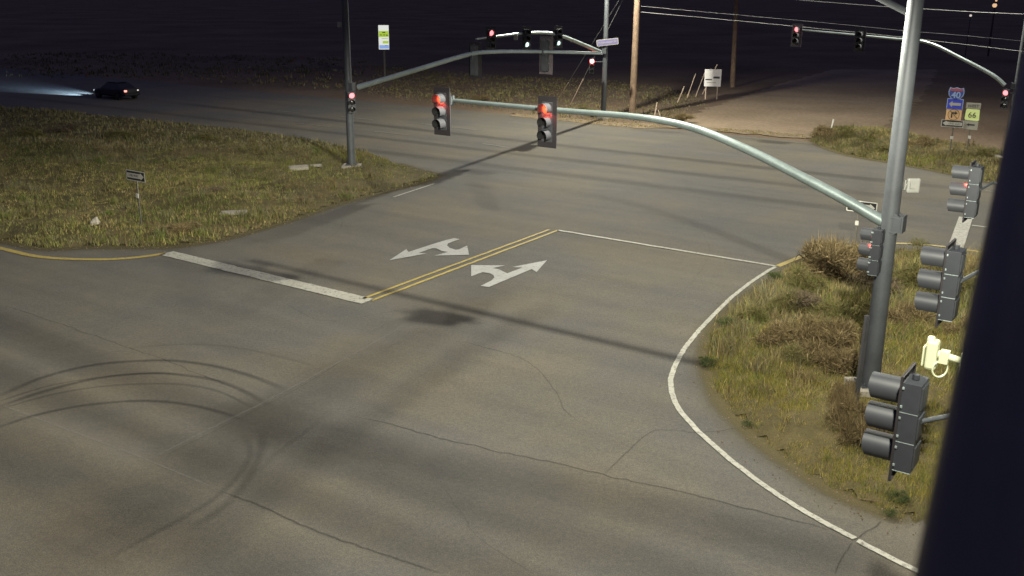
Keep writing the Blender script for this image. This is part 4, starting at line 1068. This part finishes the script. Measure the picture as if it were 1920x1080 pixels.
B1, T1 = utility((1185, 217), (1195, 0), .26, 'nearer brown wooden pole, right of the bright red signal', (((1049, 182), 2.4), ((1069, 197), 2.9)))
B2, T2 = utility((1373, 163), (1381, 0), .25, 'farther wooden pole behind the white board', ())
def wire(pts, z, r, label, mat='wire'):
    P = [aty(x, y, Y) for x, y, Y in pts]; P = smoothpath(P, 8)
    o = MB().tube([p - P[0] for p in P], r, 6).build('overhead_wire', MAT[mat], None, True); o.location = Vector(tuple(P[0])); return tag(o, label, 'wire', 'overhead wires at upper right')
wire([(1180, -28, 77), (1400, -8, 74), (1500, 0, 70), (1640, 11, 64), (1720, 16, 60), (1840, 23, 56), (2000, 30, 52)], 0, .018, 'highest and brightest wire passing behind the top of the big pole')
wire([(1195, 22, 77), (1373, 38, 74), (1487, 49, 70), (1640, 64, 62), (1780, 80, 58), (1990, 105, 52)], 0, .014, 'lowest overhead wire just above the far right arm')
wire([(1195, 11, 77), (1383, 28, 74), (1540, 42, 68), (1690, 57, 60), (1800, 66, 56), (1990, 84, 52)], 0, .008, 'thin dim wire between the other two overhead wires')

# ------------------------------------------------------------------ small flat things on the ground
def slab(px, w, d, h, label, rz=0.3, name='concrete_lid'):
    P = g(*px); o = MB().box((0, 0, h / 2), w, d, h).box((0, 0, h + .008), w * .8, d * .75, .016).build(name, MAT['concrete'], None, bevel=.01)
    o.location = Vector((P[0], P[1], .16)); o.rotation_euler = (.02, -.03, rz); return tag(o, label, 'utility box', 'concrete lids in the left median')
slab((560, 323), 1.0, .7, .16, 'pale concrete lid lying in the grass left of the left pole')
slab((588, 317), .9, .5, .06, 'flatter weathered lid right beside the pale lid', .2)
slab((438, 407), 1.1, .6, .07, 'low slab half buried near the lower edge of the left median', .1)
P = g(181, 431); bm = bmesh.new(); bmesh.ops.create_icosphere(bm, subdivisions=3, radius=.24)
for v_ in bm.verts: v_.co *= 1 + .12 * math.sin(v_.co.x * 17 + v_.co.y * 11) + .06 * math.sin(v_.co.z * 31)
me = bpy.data.meshes.new('stone'); bm.to_mesh(me); bm.free(); me.materials.append(MAT['concrete']); o = bpy.data.objects.new('stone', me); COL.objects.link(o); o.location = Vector((P[0], P[1], .25)); o.scale = (.8, 1, 1.1)
tag(o, 'pale round stone at the left edge of the left median', 'stone')
P = g(1612, 938); o = MB().tube([(0, 0, .02), (.2, -.10, .05), (.42, -.16, .02)], .014, 6).build('stick', MAT['leafd']); o.location = Vector((P[0], P[1], 0)); tag(o, 'dark stick lying on the asphalt near the bottom of the right median', 'stick')

# ------------------------------------------------------------------ car
def car(P, d):
    root = empty('car', P, math.atan2(d[1], d[0]), label='dark car driving away to the left with its headlights on and a red rear light', cat='car')
    # body from side sections (x forward), width varies
    prof = [(-2.30, .42, .86, .72), (-2.22, .30, .98, .80), (-1.6, .24, 1.02, .86), (-.9, .22, .98, .88), (0, .22, .96, .89), (.9, .22, .94, .88), (1.5, .24, .88, .85), (2.05, .28, .76, .78), (2.30, .38, .62, .62)]
    vs = []; fs = []; K = 10
    for x, z0, z1, w in prof:
        for k in range(K):
            a = 2 * math.pi * (k + .5) / K; ca, sa = math.cos(a), math.sin(a)
            yy = w * (abs(ca) ** .35) * (1 if ca > 0 else -1); zz_ = (z0 + z1) / 2 + (z1 - z0) / 2 * (abs(sa) ** .45) * (1 if sa > 0 else -1)
            vs.append((x, yy, zz_))
    n = len(prof)
    for i in range(n - 1):
        for k in range(K): fs.append((i * K + k, i * K + (k + 1) % K, (i + 1) * K + (k + 1) % K, (i + 1) * K + k))
    fs += [tuple(range(K)), tuple((n - 1) * K + k for k in range(K))[::-1]]
    MB().add(vs, fs).build('body', MAT['car'], root, True)
    cab = [(-1.85, .94, .70), (-1.15, 1.36, .58), (-.2, 1.44, .60), (.35, 1.38, .58), (1.05, .92, .72)]
    vs = []; 
    for x, z, w in cab: vs += [(x, -w, z), (x, w, z)]
    base = [(-1.85, -.78, .90), (-1.85, .78, .90), (1.05, -.80, .88), (1.05, .80, .88)]
    fs = [(0, 1, 3, 2), (2, 3, 5, 4), (4, 5, 7, 6), (6, 7, 9, 8)]
    o0 = len(vs); vs += base
    fs += [(0, 2, 4, 6, 8, o0 + 2, o0), (1, o0 + 1, o0 + 3, 9, 7, 5, 3)]
    gl = MB().add(vs, fs).build('windows', MAT['glass'], root)
    MB().box((-.40, 0, 1.435), 1.4, 1.16, .03).build('roof', MAT['car'], root, bevel=.015)
    for x in (-1.42, 1.42):
        for s in (-1, 1):
            w = MB().tube([(x, s * .66, .33), (x, s * .90, .33)], .33, 22).build('wheel', MAT['tyre'], root, True)
            MB().tube([(x, s * .89, .33), (x, s * .915, .33)], [.21, .19], 18).build('rim', MAT['rim'], w, True)
    for s in (-1, 1):
        MB().box((2.22, s * .56, .62), .14, .30, .13).build('headlight', MAT['head'], root, bevel=.03)
    MB().box((-2.27, .60, .78), .10, .26, .16).build('taillight', MAT['tail'], root, bevel=.03)
    MB().box((-2.27, -.60, .78), .10, .16, .12).build('taillight', MAT['tailw'], root, bevel=.03)
    MB().box((-2.30, 0, .45), .12, 1.5, .16).build('bumper', MAT['car'], root, bevel=.04)
    for s in (-1, 1):
        ld = bpy.data.lights.new('headlight_beam', 'SPOT'); ld.energy = 22000; ld.color = (.42, .66, 1.0); ld.spot_size = math.radians(30); ld.spot_blend = 1.0; ld.shadow_soft_size = .05
        l = bpy.data.objects.new('headlight_beam', ld); COL.objects.link(l); l.parent = root; l.location = (2.34, s * .56, .64)
        l.rotation_euler = Vector((1, s * .03, -.035 - .02 * s)).to_track_quat('-Z', 'Y').to_euler()
    return root
car(g(219, 184), -U)

# ------------------------------------------------------------------ distant yard lamps
for x, y, m_, rr, lab in ((1865, 10, 'yardo', .32, 'orange lamp far off near the top right corner'), (1820, 29, 'yardw', .18, 'small pale lamp far off left of the orange lamp'), (1868, 1, 'yardo', .15, 'faint upper lamp directly above the orange lamp')):
    Y = 150.0; P = aty(x, y, Y); root = empty('yard_lamp', (P[0], P[1], 0), label=lab, cat='lamp', group='distant lamps')
    MB().tube([(0, 0, 0), (0, 0, P[2])], [.06, .04], 8).build('post', MAT['black'], root)
    bm = bmesh.new(); bmesh.ops.create_icosphere(bm, subdivisions=2, radius=rr); me = bpy.data.meshes.new('lamp_globe'); bm.to_mesh(me); bm.free(); me.materials.append(MAT[m_])
    o = bpy.data.objects.new('lamp_globe', me); COL.objects.link(o); o.parent = root; o.location = (0, 0, P[2])
    MB().tube([(0, 0, P[2] + rr * .8), (0, 0, P[2] + rr * 1.1)], [rr * .9, rr * .3], 10).build('lamp_cap', MAT['black'], root)
print('objects', len(bpy.data.objects))
